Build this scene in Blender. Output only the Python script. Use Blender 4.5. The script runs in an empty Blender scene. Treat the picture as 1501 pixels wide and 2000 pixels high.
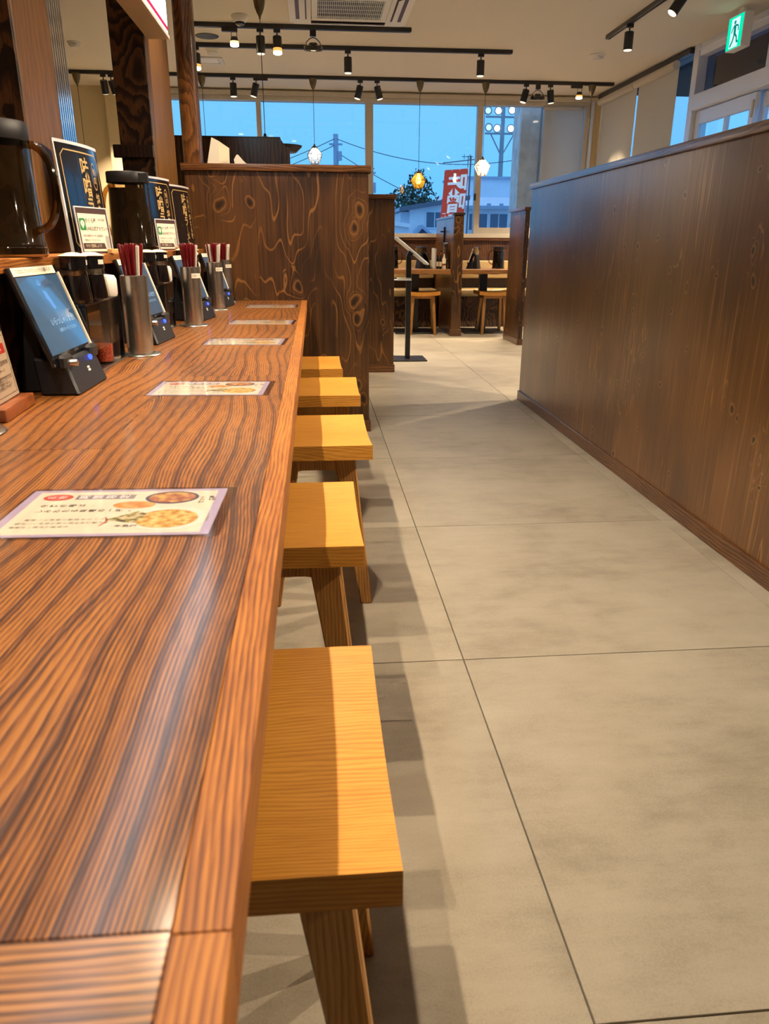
import bpy, bmesh, math, random
from mathutils import Vector, Matrix
random.seed(7)
R = math.radians
SC = bpy.context.scene
COL = SC.collection

# ------------------------------------------------------------------ camera
CAM_H = 1.0
pitch, yaw, roll = R(19.84), R(5.21), R(.276)
fw = Vector((math.sin(yaw)*math.cos(pitch), math.cos(yaw)*math.cos(pitch), -math.sin(pitch)))
rt = Vector((math.cos(yaw), -math.sin(yaw), 0)); up = rt.cross(fw)
rt2 = math.cos(roll)*rt + math.sin(roll)*up
up2 = -math.sin(roll)*rt + math.cos(roll)*up
cd = bpy.data.cameras.new('camera')
cd.sensor_fit = 'VERTICAL'; cd.sensor_height = 36.0; cd.sensor_width = 27.0
cd.lens = 1452.5/2000*36
cd.clip_start = .02; cd.clip_end = 500
cd.dof.use_dof = True; cd.dof.focus_distance = 3.0; cd.dof.aperture_fstop = 12
cam = bpy.data.objects.new('camera', cd); COL.objects.link(cam)
m = Matrix((rt2, up2, -fw)).transposed().to_4x4(); m.translation = Vector((0, 0, CAM_H))
cam.matrix_world = m
SC.camera = cam

# ------------------------------------------------------------------ world: even blue dusk sky
w = bpy.data.worlds.new('dusk_sky'); SC.world = w; w.use_nodes = True
nt = w.node_tree; nt.nodes.clear()
tc = nt.nodes.new('ShaderNodeTexCoord'); sp = nt.nodes.new('ShaderNodeSeparateXYZ')
rp = nt.nodes.new('ShaderNodeValToRGB'); bg = nt.nodes.new('ShaderNodeBackground'); ow = nt.nodes.new('ShaderNodeOutputWorld')
rp.color_ramp.elements[0].position = 0.0; rp.color_ramp.elements[0].color = (.125, .50, 1.0, 1)
rp.color_ramp.elements[1].position = .9; rp.color_ramp.elements[1].color = (.34, .55, .92, 1)
bg.inputs[1].default_value = 1.12
nt.links.new(tc.outputs['Generated'], sp.inputs[0]); nt.links.new(sp.outputs[2], rp.inputs[0])
nt.links.new(rp.outputs[0], bg.inputs[0]); nt.links.new(bg.outputs[0], ow.inputs[0])

SC.view_settings.view_transform = 'Standard'; SC.view_settings.look = 'None'
SC.view_settings.gamma = 1; SC.view_settings.use_curve_mapping = False
SC.view_settings.exposure = 0.18
SC.cycles.use_denoising = True
SC.cycles.max_bounces = 9; SC.cycles.diffuse_bounces = 5; SC.cycles.glossy_bounces = 4
SC.cycles.transparent_max_bounces = 16; SC.cycles.transmission_bounces = 6
SC.cycles.sample_clamp_indirect = 6.0
SC.cycles.caustics_reflective = False; SC.cycles.caustics_refractive = False
WARM = (1.0, .79, .55)
COUNTER_W = 88     # watts of one spotlight above the counter
AISLE_W = 215       # watts of one spotlight turned to the aisle
TRACK_W = 135       # watts of one spotlight on the ceiling tracks

# ------------------------------------------------------------------ materials
class NB:
    def __init__(s, name):
        s.m = bpy.data.materials.new(name); s.m.use_nodes = True
        s.t = s.m.node_tree; s.t.nodes.clear()
        s.out = s.t.nodes.new('ShaderNodeOutputMaterial')
    def n(s, typ, ins=None, **kw):
        nd = s.t.nodes.new('ShaderNode'+typ)
        for k, v in kw.items(): setattr(nd, k, v)
        for k, v in (ins or {}).items():
            sk = nd.inputs[k]
            if isinstance(v, bpy.types.NodeSocket): s.t.links.new(v, sk)
            elif isinstance(v, bpy.types.Node): s.t.links.new(v.outputs[0], sk)
            else:
                if sk.type == 'RGBA' and len(v) == 3: v = (*v, 1)
                sk.default_value = v
        return nd
    def math(s, op, a, b=0.0, c=0.0, clamp=False):
        return s.n('Math', {0: a, 1: b, 2: c}, operation=op, use_clamp=clamp).outputs[0]
    def dot(s, v, k):
        return s.n('VectorMath', {0: v, 1: k}, operation='DOT_PRODUCT').outputs['Value']
    def comb(s, x, y, z=0.0): return s.n('CombineXYZ', {0: x, 1: y, 2: z}).outputs[0]
    def ramp(s, fac, stops):
        nd = s.n('ValToRGB', {0: fac}); cr = nd.color_ramp
        while len(cr.elements) < len(stops): cr.elements.new(.5)
        for e, (p, c) in zip(cr.elements, stops):
            e.position = p; e.color = (*c, 1) if len(c) == 3 else c
        return nd.outputs[0]
    def mix(s, f, a, b):
        nd = s.n('Mix', data_type='RGBA')
        for i, v in ((0, f), (6, a), (7, b)):
            if isinstance(v, bpy.types.NodeSocket): s.t.links.new(v, nd.inputs[i])
            else: nd.inputs[i].default_value = (*v, 1) if isinstance(v, tuple) and len(v) == 3 else v
        return nd.outputs[2]
    def smooth(s, v, a, b):
        nd = s.n('MapRange', {0: v, 1: a, 2: b}, interpolation_type='SMOOTHSTEP'); return nd.outputs[0]
    def coords(s, rnd=True):
        c = s.n('TexCoord').outputs['Object']
        if rnd:
            r = s.n('ObjectInfo').outputs['Random']
            k = s.n('VectorMath', {0: s.comb(r, s.math('MULTIPLY', r, 1.7), s.math('MULTIPLY', r, .6)), 'Scale': 13.0}, operation='SCALE').outputs[0]
            c = s.n('VectorMath', {0: c, 1: k}, operation='ADD').outputs[0]
        return c
    def done(s, color, rough=.5, metal=0., coat=0., coat_r=.1, bump=None, bstr=.2, bdist=.002, spec=.5, emis=None, estr=0., alpha=None):
        ins = {'Base Color': color, 'Roughness': rough, 'Metallic': metal, 'Coat Weight': coat, 'Coat Roughness': coat_r, 'Specular IOR Level': spec}
        if emis is not None: ins['Emission Color'] = emis; ins['Emission Strength'] = estr
        if alpha is not None: ins['Alpha'] = alpha
        if bump is not None: ins['Normal'] = s.n('Bump', {'Height': bump, 'Strength': bstr, 'Distance': bdist}).outputs[0]
        b = s.n('BsdfPrincipled', ins)
        s.t.links.new(b.outputs[0], s.out.inputs[0]); return s.m

def plain(name, c, rough=.5, metal=0., coat=0., spec=.5, var=0., vs=30., emis=None, estr=0.):
    b = NB(name)
    col = c
    if var:
        nz = b.n('TexNoise', {'Vector': b.coords(), 'Scale': vs, 'Detail': 4.0})
        col = b.mix(b.smooth(nz.outputs[0], .3, .7), tuple(x*(1-var) for x in c), tuple(min(1, x*(1+var)) for x in c))
    return b.done(col, rough, metal, coat, spec=spec, emis=emis, estr=estr)

def emit(name, c, strength):
    b = NB(name); e = b.n('Emission', {0: c, 1: strength}); b.t.links.new(e.outputs[0], b.out.inputs[0]); return b.m

AX = {'x': ((0, 1, .8), (1, 0, 0)), 'y': ((1, 0, .8), (0, 1, 0)), 'z': ((1, .9, 0), (0, 0, 1))}
def wood(name, dark, mid, light, axis='y', F=130., K=26., a=3.6, al=.9, fib=260., rough=.4, coat=.0, coat_r=.15, bstr=.15, ringw=.55, sp=(.22, .5, .78), spec=.5, fig2=0.):
    """growth rings as contour lines of stretched noise, plus pores and slow colour drift"""
    b = NB(name); c = b.coords(); A, L = AX[axis]
    u = b.dot(c, A); v = b.dot(c, L)
    n1 = b.n('TexNoise', {'Vector': b.comb(b.math('MULTIPLY', u, a), b.math('MULTIPLY', v, al)), 'Scale': 1.0, 'Detail': 2.0, 'Roughness': .4})
    n2 = b.n('TexNoise', {'Vector': b.comb(b.math('MULTIPLY', u, a*9), b.math('MULTIPLY', v, al*9), 5.0), 'Scale': 1.0, 'Detail': 2.0})
    h = b.math('ADD', b.math('ADD', b.math('MULTIPLY', u, F), b.math('MULTIPLY', n1.outputs[0], K)), b.math('MULTIPLY', n2.outputs[0], 1.1))
    ring = b.math('FRACT', h)
    ring = b.math('MULTIPLY', b.smooth(ring, .0, .75), b.math('SUBTRACT', 1.0, b.smooth(ring, .88, 1.0)))
    pore = b.n('TexNoise', {'Vector': b.comb(b.math('MULTIPLY', u, fib), b.math('MULTIPLY', v, fib*.045)), 'Scale': 1.0, 'Detail': 3.0, 'Roughness': .6})
    lo = b.n('TexNoise', {'Vector': b.comb(b.math('MULTIPLY', u, 7.), b.math('MULTIPLY', v, 2.2), 2.0), 'Scale': 1.0, 'Detail': 3.0})
    f = b.math('ADD', b.math('MULTIPLY', ring, ringw*.8), b.math('MULTIPLY', b.smooth(pore.outputs[0], .3, .7), (1-ringw)*.8))
    f = b.math('ADD', f, b.math('MULTIPLY', b.math('SUBTRACT', lo.outputs[0], .42), .65))
    if fig2:          # broad cathedral figure
        r2 = b.math('FRACT', b.math('MULTIPLY', h, .16))
        f = b.math('ADD', f, b.math('MULTIPLY', b.math('SUBTRACT', b.math('MULTIPLY', b.smooth(r2, .0, .35), b.math('SUBTRACT', 1.0, b.smooth(r2, .85, 1.0))), .7), fig2))
    col = b.ramp(f, [(sp[0], dark), (sp[1], mid), (sp[2], light)])
    return b.done(col, rough, coat=coat, coat_r=coat_r, bump=f, bstr=bstr, bdist=.0012, spec=spec)

def plywood(name, base, warm, line, knotc, axis='z', lines=2.2, knots=1.7, stretch=.55, fig=2.6, rough=.42, coat=.25, amount=.75, fib=90., thin=.86, kgate=.35, ksize=1.0, plain_bits=(.42, .62), lo_c=(.4, .78), streak=0.):
    b = NB(name); c = b.coords(); A, L = AX[axis]
    u = b.dot(c, A); v = b.dot(c, L)
    wob = b.n('TexNoise', {'Vector': b.comb(b.math('MULTIPLY', u, 6.), b.math('MULTIPLY', v, 3.)), 'Scale': 1.0, 'Detail': 2.0})
    w0 = b.math('MULTIPLY', b.math('SUBTRACT', wob.outputs[0], .5), .16)
    vo = b.n('TexVoronoi', {'Vector': b.comb(b.math('MULTIPLY', b.math('ADD', u, w0), knots*1.35), b.math('MULTIPLY', b.math('ADD', v, w0), knots)), 'Scale': 1.0}, voronoi_dimensions='2D')
    d = vo.outputs['Distance']
    kr = b.n('SeparateColor', {0: vo.outputs['Color']}).outputs[0]
    gate = b.math('GREATER_THAN', kr, kgate)
    size = b.math('MULTIPLY', b.math('ADD', b.math('MULTIPLY', kr, .13), .03), ksize)
    hill = b.math('MULTIPLY', b.math('POWER', 2.718, b.math('MULTIPLY', d, -7.0)), gate)
    n1 = b.n('TexNoise', {'Vector': b.comb(b.math('MULTIPLY', u, fig), b.math('MULTIPLY', v, fig*stretch*.45)), 'Scale': 1.0, 'Detail': 3.0, 'Roughness': .5})
    h = b.math('ADD', b.math('MULTIPLY', n1.outputs[0], 5.0*lines), b.math('MULTIPLY', hill, 1.7*lines))
    sn = b.math('SINE', b.math('MULTIPLY', h, 6.283))
    ln = b.smooth(sn, thin, 1.0)
    gone = b.n('TexNoise', {'Vector': b.comb(b.math('MULTIPLY', u, 5.), b.math('MULTIPLY', v, 2.5), 3.0), 'Scale': 1.0, 'Detail': 1.0})
    ln = b.math('MULTIPLY', ln, b.math('MULTIPLY', b.smooth(gone.outputs[0], *plain_bits), amount))
    fb = b.n('TexNoise', {'Vector': b.comb(b.math('MULTIPLY', u, fib), b.math('MULTIPLY', v, fib*.025)), 'Scale': 1.0, 'Detail': 3.0})
    lo = b.n('TexNoise', {'Vector': b.comb(b.math('MULTIPLY', u, 3.), b.math('MULTIPLY', v, 1.6), 9.0), 'Scale': 1.0, 'Detail': 2.0})
    f = b.math('ADD', b.math('MULTIPLY', lo.outputs[0], .7), b.math('MULTIPLY', fb.outputs[0], .45))
    col = b.mix(b.smooth(f, *lo_c), base, warm)
    if streak:
        sk = b.n('TexNoise', {'Vector': b.comb(b.math('MULTIPLY', u, 70.), b.math('MULTIPLY', v, 1.3), 4.0), 'Scale': 1.0, 'Detail': 2.0})
        col = b.mix(b.math('MULTIPLY', b.smooth(sk.outputs[0], .60, .74), streak), col, line)
    col = b.mix(ln, col, line)
    q = b.math('DIVIDE', d, size)
    ring = b.math('MULTIPLY', b.math('MULTIPLY', b.smooth(q, .75, 1.0), b.math('SUBTRACT', 1.0, b.smooth(q, 1.0, 1.35))), gate)
    col = b.mix(b.math('MULTIPLY', ring, .45), col, line)
    core = b.math('MULTIPLY', b.math('SUBTRACT', 1.0, b.smooth(q, .35, .8)), gate)
    col = b.mix(b.math('MULTIPLY', core, .85), col, knotc)
    return b.done(col, rough, coat=coat, coat_r=.22, bump=b.math('ADD', fb.outputs[0], ln), bstr=.12, bdist=.001)

def clear(name, tint=(1, 1, 1), rough=.02, ior=1.45, fac=1.0):
    b = NB(name)
    tr = b.n('BsdfTransparent', {0: tint}); gl = b.n('BsdfGlossy', {0: (1, 1, 1), 'Roughness': rough})
    fr = b.n('Fresnel', {0: ior})
    bf = b.n('NewGeometry').outputs['Backfacing']
    mx = b.n('MixShader', {0: b.math('MULTIPLY', b.math('MULTIPLY', fr.outputs[0], fac), b.math('SUBTRACT', 1.0, bf)), 1: tr, 2: gl})
    b.t.links.new(mx.outputs[0], b.out.inputs[0]); return b.m

def fabric(name, c, trans):
    b = NB(name); nz = b.n('TexNoise', {'Vector': b.coords(), 'Scale': 300., 'Detail': 2.0})
    col = b.mix(b.smooth(nz.outputs[0], .3, .7), tuple(x*.97 for x in c), c)
    mx = b.n('MixShader', {0: trans, 1: b.n('BsdfDiffuse', {0: col}), 2: b.n('BsdfTranslucent', {0: col})})
    b.t.links.new(mx.outputs[0], b.out.inputs[0]); return b.m
def shadeglass(name, c, body):
    b = NB(name)
    tr = b.n('BsdfTransparent', {0: c}); ts = b.n('BsdfTranslucent', {0: c})
    mx = b.n('MixShader', {0: body, 1: tr, 2: ts}); b.t.links.new(mx.outputs[0], b.out.inputs[0]); return b.m

M = {}
M['counter'] = wood('counter_oak', (.050, .014, .004), (.178, .057, .009), (.325, .122, .020), 'y', F=270., K=56., a=3.4, al=.9, fib=420., rough=.5, coat=.4, coat_r=.13, bstr=.5, ringw=.6, spec=.3, fig2=.34)
M['counter_cross'] = wood('counter_oak_cross', (.055, .018, .006), (.195, .072, .018), (.38, .165, .05), 'x', F=210., K=9., a=3.0, al=.8, rough=.5, coat=.4, coat_r=.16, bstr=.5, spec=.3)
M['edge'] = wood('edge_oak', (.15, .043, .007), (.30, .10, .015), (.42, .16, .026), 'y', F=230., K=16., a=4., al=1.0, rough=.55, coat=.05, coat_r=.3, bstr=.25, spec=.25)
M['oak'] = wood('stool_oak', (.42, .165, .018), (.54, .235, .028), (.61, .285, .040), 'x', F=190., K=24., a=4., al=1.4, rough=.48, coat=.08, bstr=.15)
M['oak_leg'] = wood('leg_oak', (.27, .115, .024), (.38, .18, .042), (.45, .225, .058), 'z', F=120., K=12., a=4., al=1.2, rough=.42, coat=.15, bstr=.1)
M['ply'] = plywood('knotty_plywood', (.024, .0085, .0028), (.120, .047, .011), (.36, .16, .04), (.010, .004, .002), lines=4.6, knots=4.6, fig=2.4, stretch=.55, thin=.89, amount=.62, kgate=.58, coat=.3, plain_bits=(.38, .58), lo_c=(.42, .74))
M['ply_fine'] = plywood('fine_plywood', (.085, .032, .008), (.185, .074, .016), (.42, .20, .055), (.008, .003, .002), lines=2.4, knots=5.0, fig=9.0, stretch=.09, amount=.5, thin=.88, kgate=.5, ksize=.55, plain_bits=(.48, .64), coat=.6, rough=.36, fib=130., streak=.45)
M['trim'] = wood('dark_trim', (.060, .022, .007), (.13, .05, .016), (.20, .085, .028), 'y', F=90., K=14., rough=.34, coat=.35, bstr=.1)
M['trim_x'] = wood('dark_trim_cross', (.060, .022, .007), (.13, .05, .016), (.20, .085, .028), 'x', F=90., K=14., rough=.34, coat=.35, bstr=.1)
M['pillar'] = wood('pillar_wood', (.125, .052, .008), (.195, .082, .012), (.25, .108, .020), 'z', F=40., K=10., rough=.5, coat=.08, bstr=.08, ringw=.35)
M['rough_dark'] = wood('dark_and_shaded_board', (.012, .005, .003), (.05, .021, .009), (.14, .064, .025), 'z', F=14., K=16., a=3.5, al=2.2, rough=.55, bstr=.6, ringw=.7)
M['post'] = wood('lacquered_post', (.06, .022, .009), (.15, .058, .018), (.24, .095, .028), 'z', F=30., K=18., a=5., al=1.5, rough=.28, coat=.8, coat_r=.1, bstr=.12)
M['dark'] = wood('black_brown_board', (.012, .006, .004), (.03, .013, .007), (.055, .024, .011), 'z', F=40., K=10., rough=.45, coat=.2)
M['wainscot'] = wood('wainscot_board', (.030, .012, .005), (.075, .030, .011), (.14, .058, .02), 'z', F=45., K=10., rough=.4, coat=.25)
M['lightwood'] = plain('pine_block', (.55, .34, .13), .5, var=.12)
M['cardbase'] = plain('red_brown_bar', (.24, .065, .018), .35, coat=.4, var=.2, vs=60)
M['table'] = wood('table_oak', (.17, .068, .018), (.30, .135, .038), (.38, .18, .055), 'x', F=80., K=12., rough=.35, coat=.35)

def concrete():
    b = NB('stone_look_tile'); c = b.coords()
    n1 = b.n('TexNoise', {'Vector': c, 'Scale': 2.6, 'Detail': 6.0, 'Roughness': .62})
    st = b.n('TexNoise', {'Vector': b.comb(b.math('MULTIPLY', b.dot(c, (1, 0, 0)), 5.), b.math('MULTIPLY', b.dot(c, (0, 1, 0)), 16.)), 'Scale': 1.0, 'Detail': 5.0, 'Roughness': .65})
    gr = b.n('TexNoise', {'Vector': c, 'Scale': 260., 'Detail': 3.0})
    f = b.math('ADD', b.math('ADD', b.math('MULTIPLY', n1.outputs[0], .55), b.math('MULTIPLY', st.outputs[0], .35)), b.math('MULTIPLY', gr.outputs[0], .2))
    col = b.ramp(f, [(.40, (.285, .245, .185)), (.55, (.40, .355, .275)), (.70, (.47, .425, .335))])
    return b.done(col, b.math('ADD', .38, b.math('MULTIPLY', st.outputs[0], .2)), bump=gr.outputs[0], bstr=.08, bdist=.001, spec=.4)
M['tile'] = concrete()
M['grout'] = plain('grout', (.10, .085, .065), .8)
M['ceiling'] = plain('ceiling_paper', (.74, .68, .58), .85, var=.04, vs=160)
M['wallpaper'] = plain('beige_wallpaper', (.68, .56, .34), .8, var=.05, vs=120)
M['sash'] = plain('beige_sash', (.50, .46, .39), .4, var=.03)
M['alu'] = plain('silver_aluminium', (.84, .86, .92), .38, metal=.35)
M['alu_dark'] = plain('fluted_aluminium', (.78, .80, .84), .13, metal=1.0)
M['blind'] = fabric('cream_blind', (.86, .78, .64), .42)
M['blind_grey'] = fabric('grey_blind', (.78, .77, .75), .6)
M['black'] = plain('black_metal', (.012, .012, .013), .35)
M['blackgloss'] = plain('black_gloss', (.006, .006, .008), .12, coat=.5)
M['blackmat'] = plain('black_plastic', (.010, .011, .014), .45)
M['navy'] = plain('dark_dock', (.009, .011, .017), .4)
M['white'] = plain('white_plastic', (.72, .70, .66), .45)
M['acw'] = plain('ac_white', (.88, .85, .78), .5)
M['brass'] = plain('antique_brass', (.17, .13, .075), .35, metal=.9, var=.25, vs=90)
M['steel'] = plain('brushed_steel', (.60, .59, .56), .26, metal=1.0, var=.08, vs=200)
M['red'] = plain('red_lacquer', (.13, .006, .010), .22, coat=.6)
M['paper'] = plain('white_paper', (.72, .68, .58), .7)
M['cream'] = plain('cream_card', (.76, .68, .50), .5, var=.02)
M['cardcream'] = plain('pinkish_card', (.60, .47, .36), .55)
M['purple'] = plain('lilac_print', (.44, .36, .50), .5)
M['greyp'] = plain('grey_violet_print', (.27, .22, .25), .5)
M['ink'] = plain('dark_ink', (.07, .055, .04), .6)
M['redp'] = plain('red_print', (.56, .07, .035), .5)
M['redcard'] = plain('red_header', (.55, .03, .02), .5)
M['brownp'] = plain('brown_print', (.055, .02, .016), .5)
M['gold'] = plain('gold_print', (.50, .34, .13), .4)
M['green'] = plain('green_print', (.015, .22, .05), .5)
M['whitep'] = plain('white_print', (.75, .75, .72), .5)
def speckle(name, a, bb, cc, s):
    b = NB(name); nz = b.n('TexNoise', {'Vector': b.coords(False), 'Scale': s, 'Detail': 3.0})
    return b.done(b.ramp(nz.outputs[0], [(.38, a), (.5, bb), (.62, cc)]), .5)
M['soup'] = speckle('soup_print', (.34, .10, .04), (.50, .20, .08), (.66, .42, .10), 90)
M['rice'] = speckle('fried_rice_print', (.50, .22, .03), (.68, .42, .08), (.74, .56, .20), 120)
M['gyoza'] = speckle('gyoza_print', (.52, .18, .03), (.66, .30, .06), (.70, .42, .14), 70)
M['onigiri'] = speckle('rice_ball_print', (.05, .045, .015), (.30, .24, .04), (.60, .50, .30), 110)
M['plate'] = plain('plate_print', (.78, .72, .58), .5)
M['navyp'] = plain('bowl_rim_print', (.05, .045, .10), .5)
M['cushion'] = plain('tan_leatherette', (.42, .30, .14), .45, var=.06, vs=12)
M['glass'] = clear('window_glass', (.97, .99, 1.0), .01)
M['darkglass'] = clear('dark_glass', (.35, .38, .42), .02)
M['acrylic'] = clear('clear_acrylic', (.96, .96, .95), .05)
M['laminate'] = clear('laminate_film', (.93, .93, .95), .08, 1.5, 1.0)
M['jugglass'] = clear('smoky_glass', (.60, .52, .40), .03, 1.5, 1.0)
M['handleglass'] = clear('handle_glass', (.62, .44, .22), .05, 1.6, 1.6)
M['cruetglass'] = clear('cruet_glass', (.92, .88, .80), .03, 1.5, 1.0)
M['jugtea'] = plain('barley_tea', (.022, .015, .009), .10, coat=.3, var=.5, vs=25)
M['soy'] = plain('soy_sauce', (.006, .005, .008), .06, coat=.5)
M['chilli'] = speckle('chilli_flakes', (.16, .01, .006), (.34, .03, .012), (.45, .08, .02), 220)
M['lens_on'] = emit('lit_lens', (1, .80, .52), 14)
M['lens_dim'] = emit('dim_lens', (1, .82, .58), 1.6)
M['amber'] = emit('amber_glow', (1, .40, .08), 1.3)
M['lens_yellow'] = emit('yellow_lens', (1, .74, .22), 2.6)
M['bulb'] = emit('bulb', (1, .84, .62), 36)
M['bulb_amber'] = emit('bulb_amber', (1, .66, .22), 18)
M['frost'] = shadeglass('shade_glass', (1, .98, .95), .10)
M['ambershade'] = shadeglass('amber_shade_glass', (1, .70, .18), .16)
M['lightbox'] = emit('sign_face', (.60, .84, 1.0), 6.0)
M['backlit_red'] = emit('backlit_red', (.9, .05, .12), .9)
M['led'] = emit('blue_led', (.05, .10, 1.0), 2.5)
M['screen'] = NB('tablet_screen').done((.012, .016, .022), .07, coat=1.0, coat_r=.03, emis=(.10, .21, .32), estr=.55)
M['screen_lit'] = emit('screen_lettering', (.55, .80, 1.0), .75)
M['screen_hand'] = emit('screen_icon', (.22, .50, .95), .8)
M['exitgreen'] = emit('exit_green', (.0, .72, .40), 1.1)
M['exitwhite'] = emit('exit_white', (.62, .95, 1.0), 1.0)
M['exitfig'] = emit('exit_figure', (.0, .36, .26), .6)
M['asphalt'] = plain('asphalt', (.34, .35, .37), .9, var=.15, vs=3)
M['siding'] = plain('pale_siding', (.86, .88, .92), .8, var=.03, vs=2)
M['siding2'] = plain('grey_siding', (.74, .80, .88), .8, var=.03, vs=2)
M['roofmetal'] = plain('blue_grey_roof', (.34, .44, .58), .6, var=.06, vs=2)
M['roofdark'] = plain('dark_roof', (.12, .15, .20), .7)
M['housepane'] = plain('house_window', (.09, .14, .22), .15)
M['concretecol'] = plain('rendered_column', (.68, .70, .70), .85, var=.15, vs=7)
M['bark'] = plain('bark', (.06, .05, .045), .9)
M['leaf'] = plain('leaf_green', (.028, .075, .05), .7, var=.3, vs=4)
M['banner'] = fabric('red_banner', (.80, .085, .05), .4)
M['polegrey'] = plain('grey_pole', (.30, .34, .38), .6)
M['poledark'] = plain('dark_pole', (.05, .07, .09), .5)
M['flood'] = emit('floodlight_lens', (.92, .97, 1.0), 7)
M['eave'] = plain('dark_soffit', (.012, .011, .012), .8)

# ------------------------------------------------------------------ geometry helpers
def _bev(bm, verts, bev, seg):
    if bev:
        es = list({e for v in verts for e in v.link_edges})
        bmesh.ops.bevel(bm, geom=es, offset=bev, segments=seg, affect='EDGES', profile=.6)
def B(x0, x1, y0, y1, z0, z1, bev=0, seg=1):
    def f(bm):
        vs = [bm.verts.new((x, y, z)) for x in (x0, x1) for y in (y0, y1) for z in (z0, z1)]
        for q in ((0, 1, 3, 2), (4, 6, 7, 5), (0, 4, 5, 1), (2, 3, 7, 6), (0, 2, 6, 4), (1, 5, 7, 3)):
            bm.faces.new([vs[i] for i in q])
        _bev(bm, vs, bev, seg)
    return f
def HEX(bot, top, bev=0):
    """hexahedron from two quads (counter-clockwise seen from above)"""
    def f(bm):
        vs = [bm.verts.new(p) for p in bot] + [bm.verts.new(p) for p in top]
        for q in ((3, 2, 1, 0), (4, 5, 6, 7), (0, 1, 5, 4), (1, 2, 6, 5), (2, 3, 7, 6), (3, 0, 4, 7)):
            bm.faces.new([vs[i] for i in q])
        _bev(bm, vs, bev, 1)
    return f
def LA(profile, seg=24, c=(0, 0, 0), axis='z', sx=1.0, sy=1.0):
    """lathe of (radius, height) pairs; closed at radius 0"""
    def f(bm):
        def pt(r, h, a):
            x, y = r*math.cos(a)*sx, r*math.sin(a)*sy
            p = {'z': (x, y, h), 'x': (h, x, y), 'y': (y, h, x)}[axis]
            return (p[0]+c[0], p[1]+c[1], p[2]+c[2])
        rows = []
        for r, h in profile:
            if r < 1e-6: rows.append([bm.verts.new(pt(0, h, 0))])
            else: rows.append([bm.verts.new(pt(r, h, 2*math.pi*i/seg)) for i in range(seg)])
        for a, b in zip(rows, rows[1:]):
            for i in range(seg):
                j = (i+1) % seg
                if len(a) == 1 and len(b) == 1: continue
                if len(a) == 1: bm.faces.new((a[0], b[j], b[i]))
                elif len(b) == 1: bm.faces.new((a[i], a[j], b[0]))
                else: bm.faces.new((a[i], a[j], b[j], b[i]))
    return f
def CY(x, y, z0, z1, r, r1=None, seg=24):
    r1 = r if r1 is None else r1
    return LA([(0, z0), (r, z0), (r1, z1), (0, z1)], seg, (x, y, 0))
def TU(pts, r, seg=8, closed=False):
    def f(bm):
        P = [Vector(p) for p in pts]; rings = []
        n = len(P); ref = None
        for i, p in enumerate(P):
            if closed: t = P[(i+1) % n]-P[i-1]
            else: t = (P[min(i+1, n-1)]-P[max(i-1, 0)])
            t.normalize()
            if ref is None: ref = Vector((0, 0, 1)) if abs(t.z) < .9 else Vector((1, 0, 0))
            a = t.cross(ref).normalized(); b = a.cross(t).normalized(); ref = b
            rr = r[i] if isinstance(r, (list, tuple)) else r
            rings.append([bm.verts.new(p+a*rr*math.cos(2*math.pi*k/seg)+b*rr*math.sin(2*math.pi*k/seg)) for k in range(seg)])
        pr = list(zip(rings, rings[1:])) + ([(rings[-1], rings[0])] if closed else [])
        for u, v in pr:
            for k in range(seg):
                bm.faces.new((u[k], u[(k+1) % seg], v[(k+1) % seg], v[k]))
        if not closed:
            bm.faces.new(rings[0][::-1]); bm.faces.new(rings[-1])
    return f
def PR(poly, axis, a0, a1, bev=0):
    """prism of a 2D polygon; axis names the extrusion direction, poly gives the two others in x,y,z order"""
    def f(bm):
        def pt(p, a):
            return {'x': (a, p[0], p[1]), 'y': (p[0], a, p[1]), 'z': (p[0], p[1], a)}[axis]
        lo = [bm.verts.new(pt(p, a0)) for p in poly]; hi = [bm.verts.new(pt(p, a1)) for p in poly]
        n = len(poly)
        bm.faces.new(lo); bm.faces.new(hi[::-1])
        for i in range(n): bm.faces.new((lo[i], hi[i], hi[(i+1) % n], lo[(i+1) % n]))
        _bev(bm, lo+hi, bev, 1)
    return f
def GRID(fn, nu, nv, thick=None):
    """surface fn(u,v)->point, u,v in 0..1; thick = vector offset for a closed slab"""
    def f(bm):
        g = [[bm.verts.new(fn(i/nu, j/nv)) for j in range(nv+1)] for i in range(nu+1)]
        for i in range(nu):
            for j in range(nv): bm.faces.new((g[i][j], g[i+1][j], g[i+1][j+1], g[i][j+1]))
        if thick is not None:
            t = Vector(thick)
            k = [[bm.verts.new(g[i][j].co+t) for j in range(nv+1)] for i in range(nu+1)]
            for i in range(nu):
                for j in range(nv): bm.faces.new((k[i][j+1], k[i+1][j+1], k[i+1][j], k[i][j]))
            for i in range(nu):
                bm.faces.new((g[i][0], k[i][0], k[i+1][0], g[i+1][0])); bm.faces.new((g[i+1][nv], k[i+1][nv], k[i][nv], g[i][nv]))
            for j in range(nv):
                bm.faces.new((g[0][j+1], k[0][j+1], k[0][j], g[0][j])); bm.faces.new((g[nu][j], k[nu][j], k[nu][j+1], g[nu][j+1]))
    return f
def XF(mat, *fs):
    """builders moved by a matrix"""
    def f(bm):
        n = len(bm.verts)
        for g in fs: g(bm)
        bm.verts.ensure_lookup_table()
        bmesh.ops.transform(bm, matrix=mat, verts=list(bm.verts)[n:])
    return f
def ELL(cx, cy, rx, ry, z, h=.00015, seg=28, rot=0):
    pts = []
    for i in range(seg):
        a = 2*math.pi*i/seg; x, y = rx*math.cos(a), ry*math.sin(a)
        pts.append((cx+x*math.cos(rot)-y*math.sin(rot), cy+x*math.sin(rot)+y*math.cos(rot)))
    return PR(pts, 'z', z, z+h)
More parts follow.
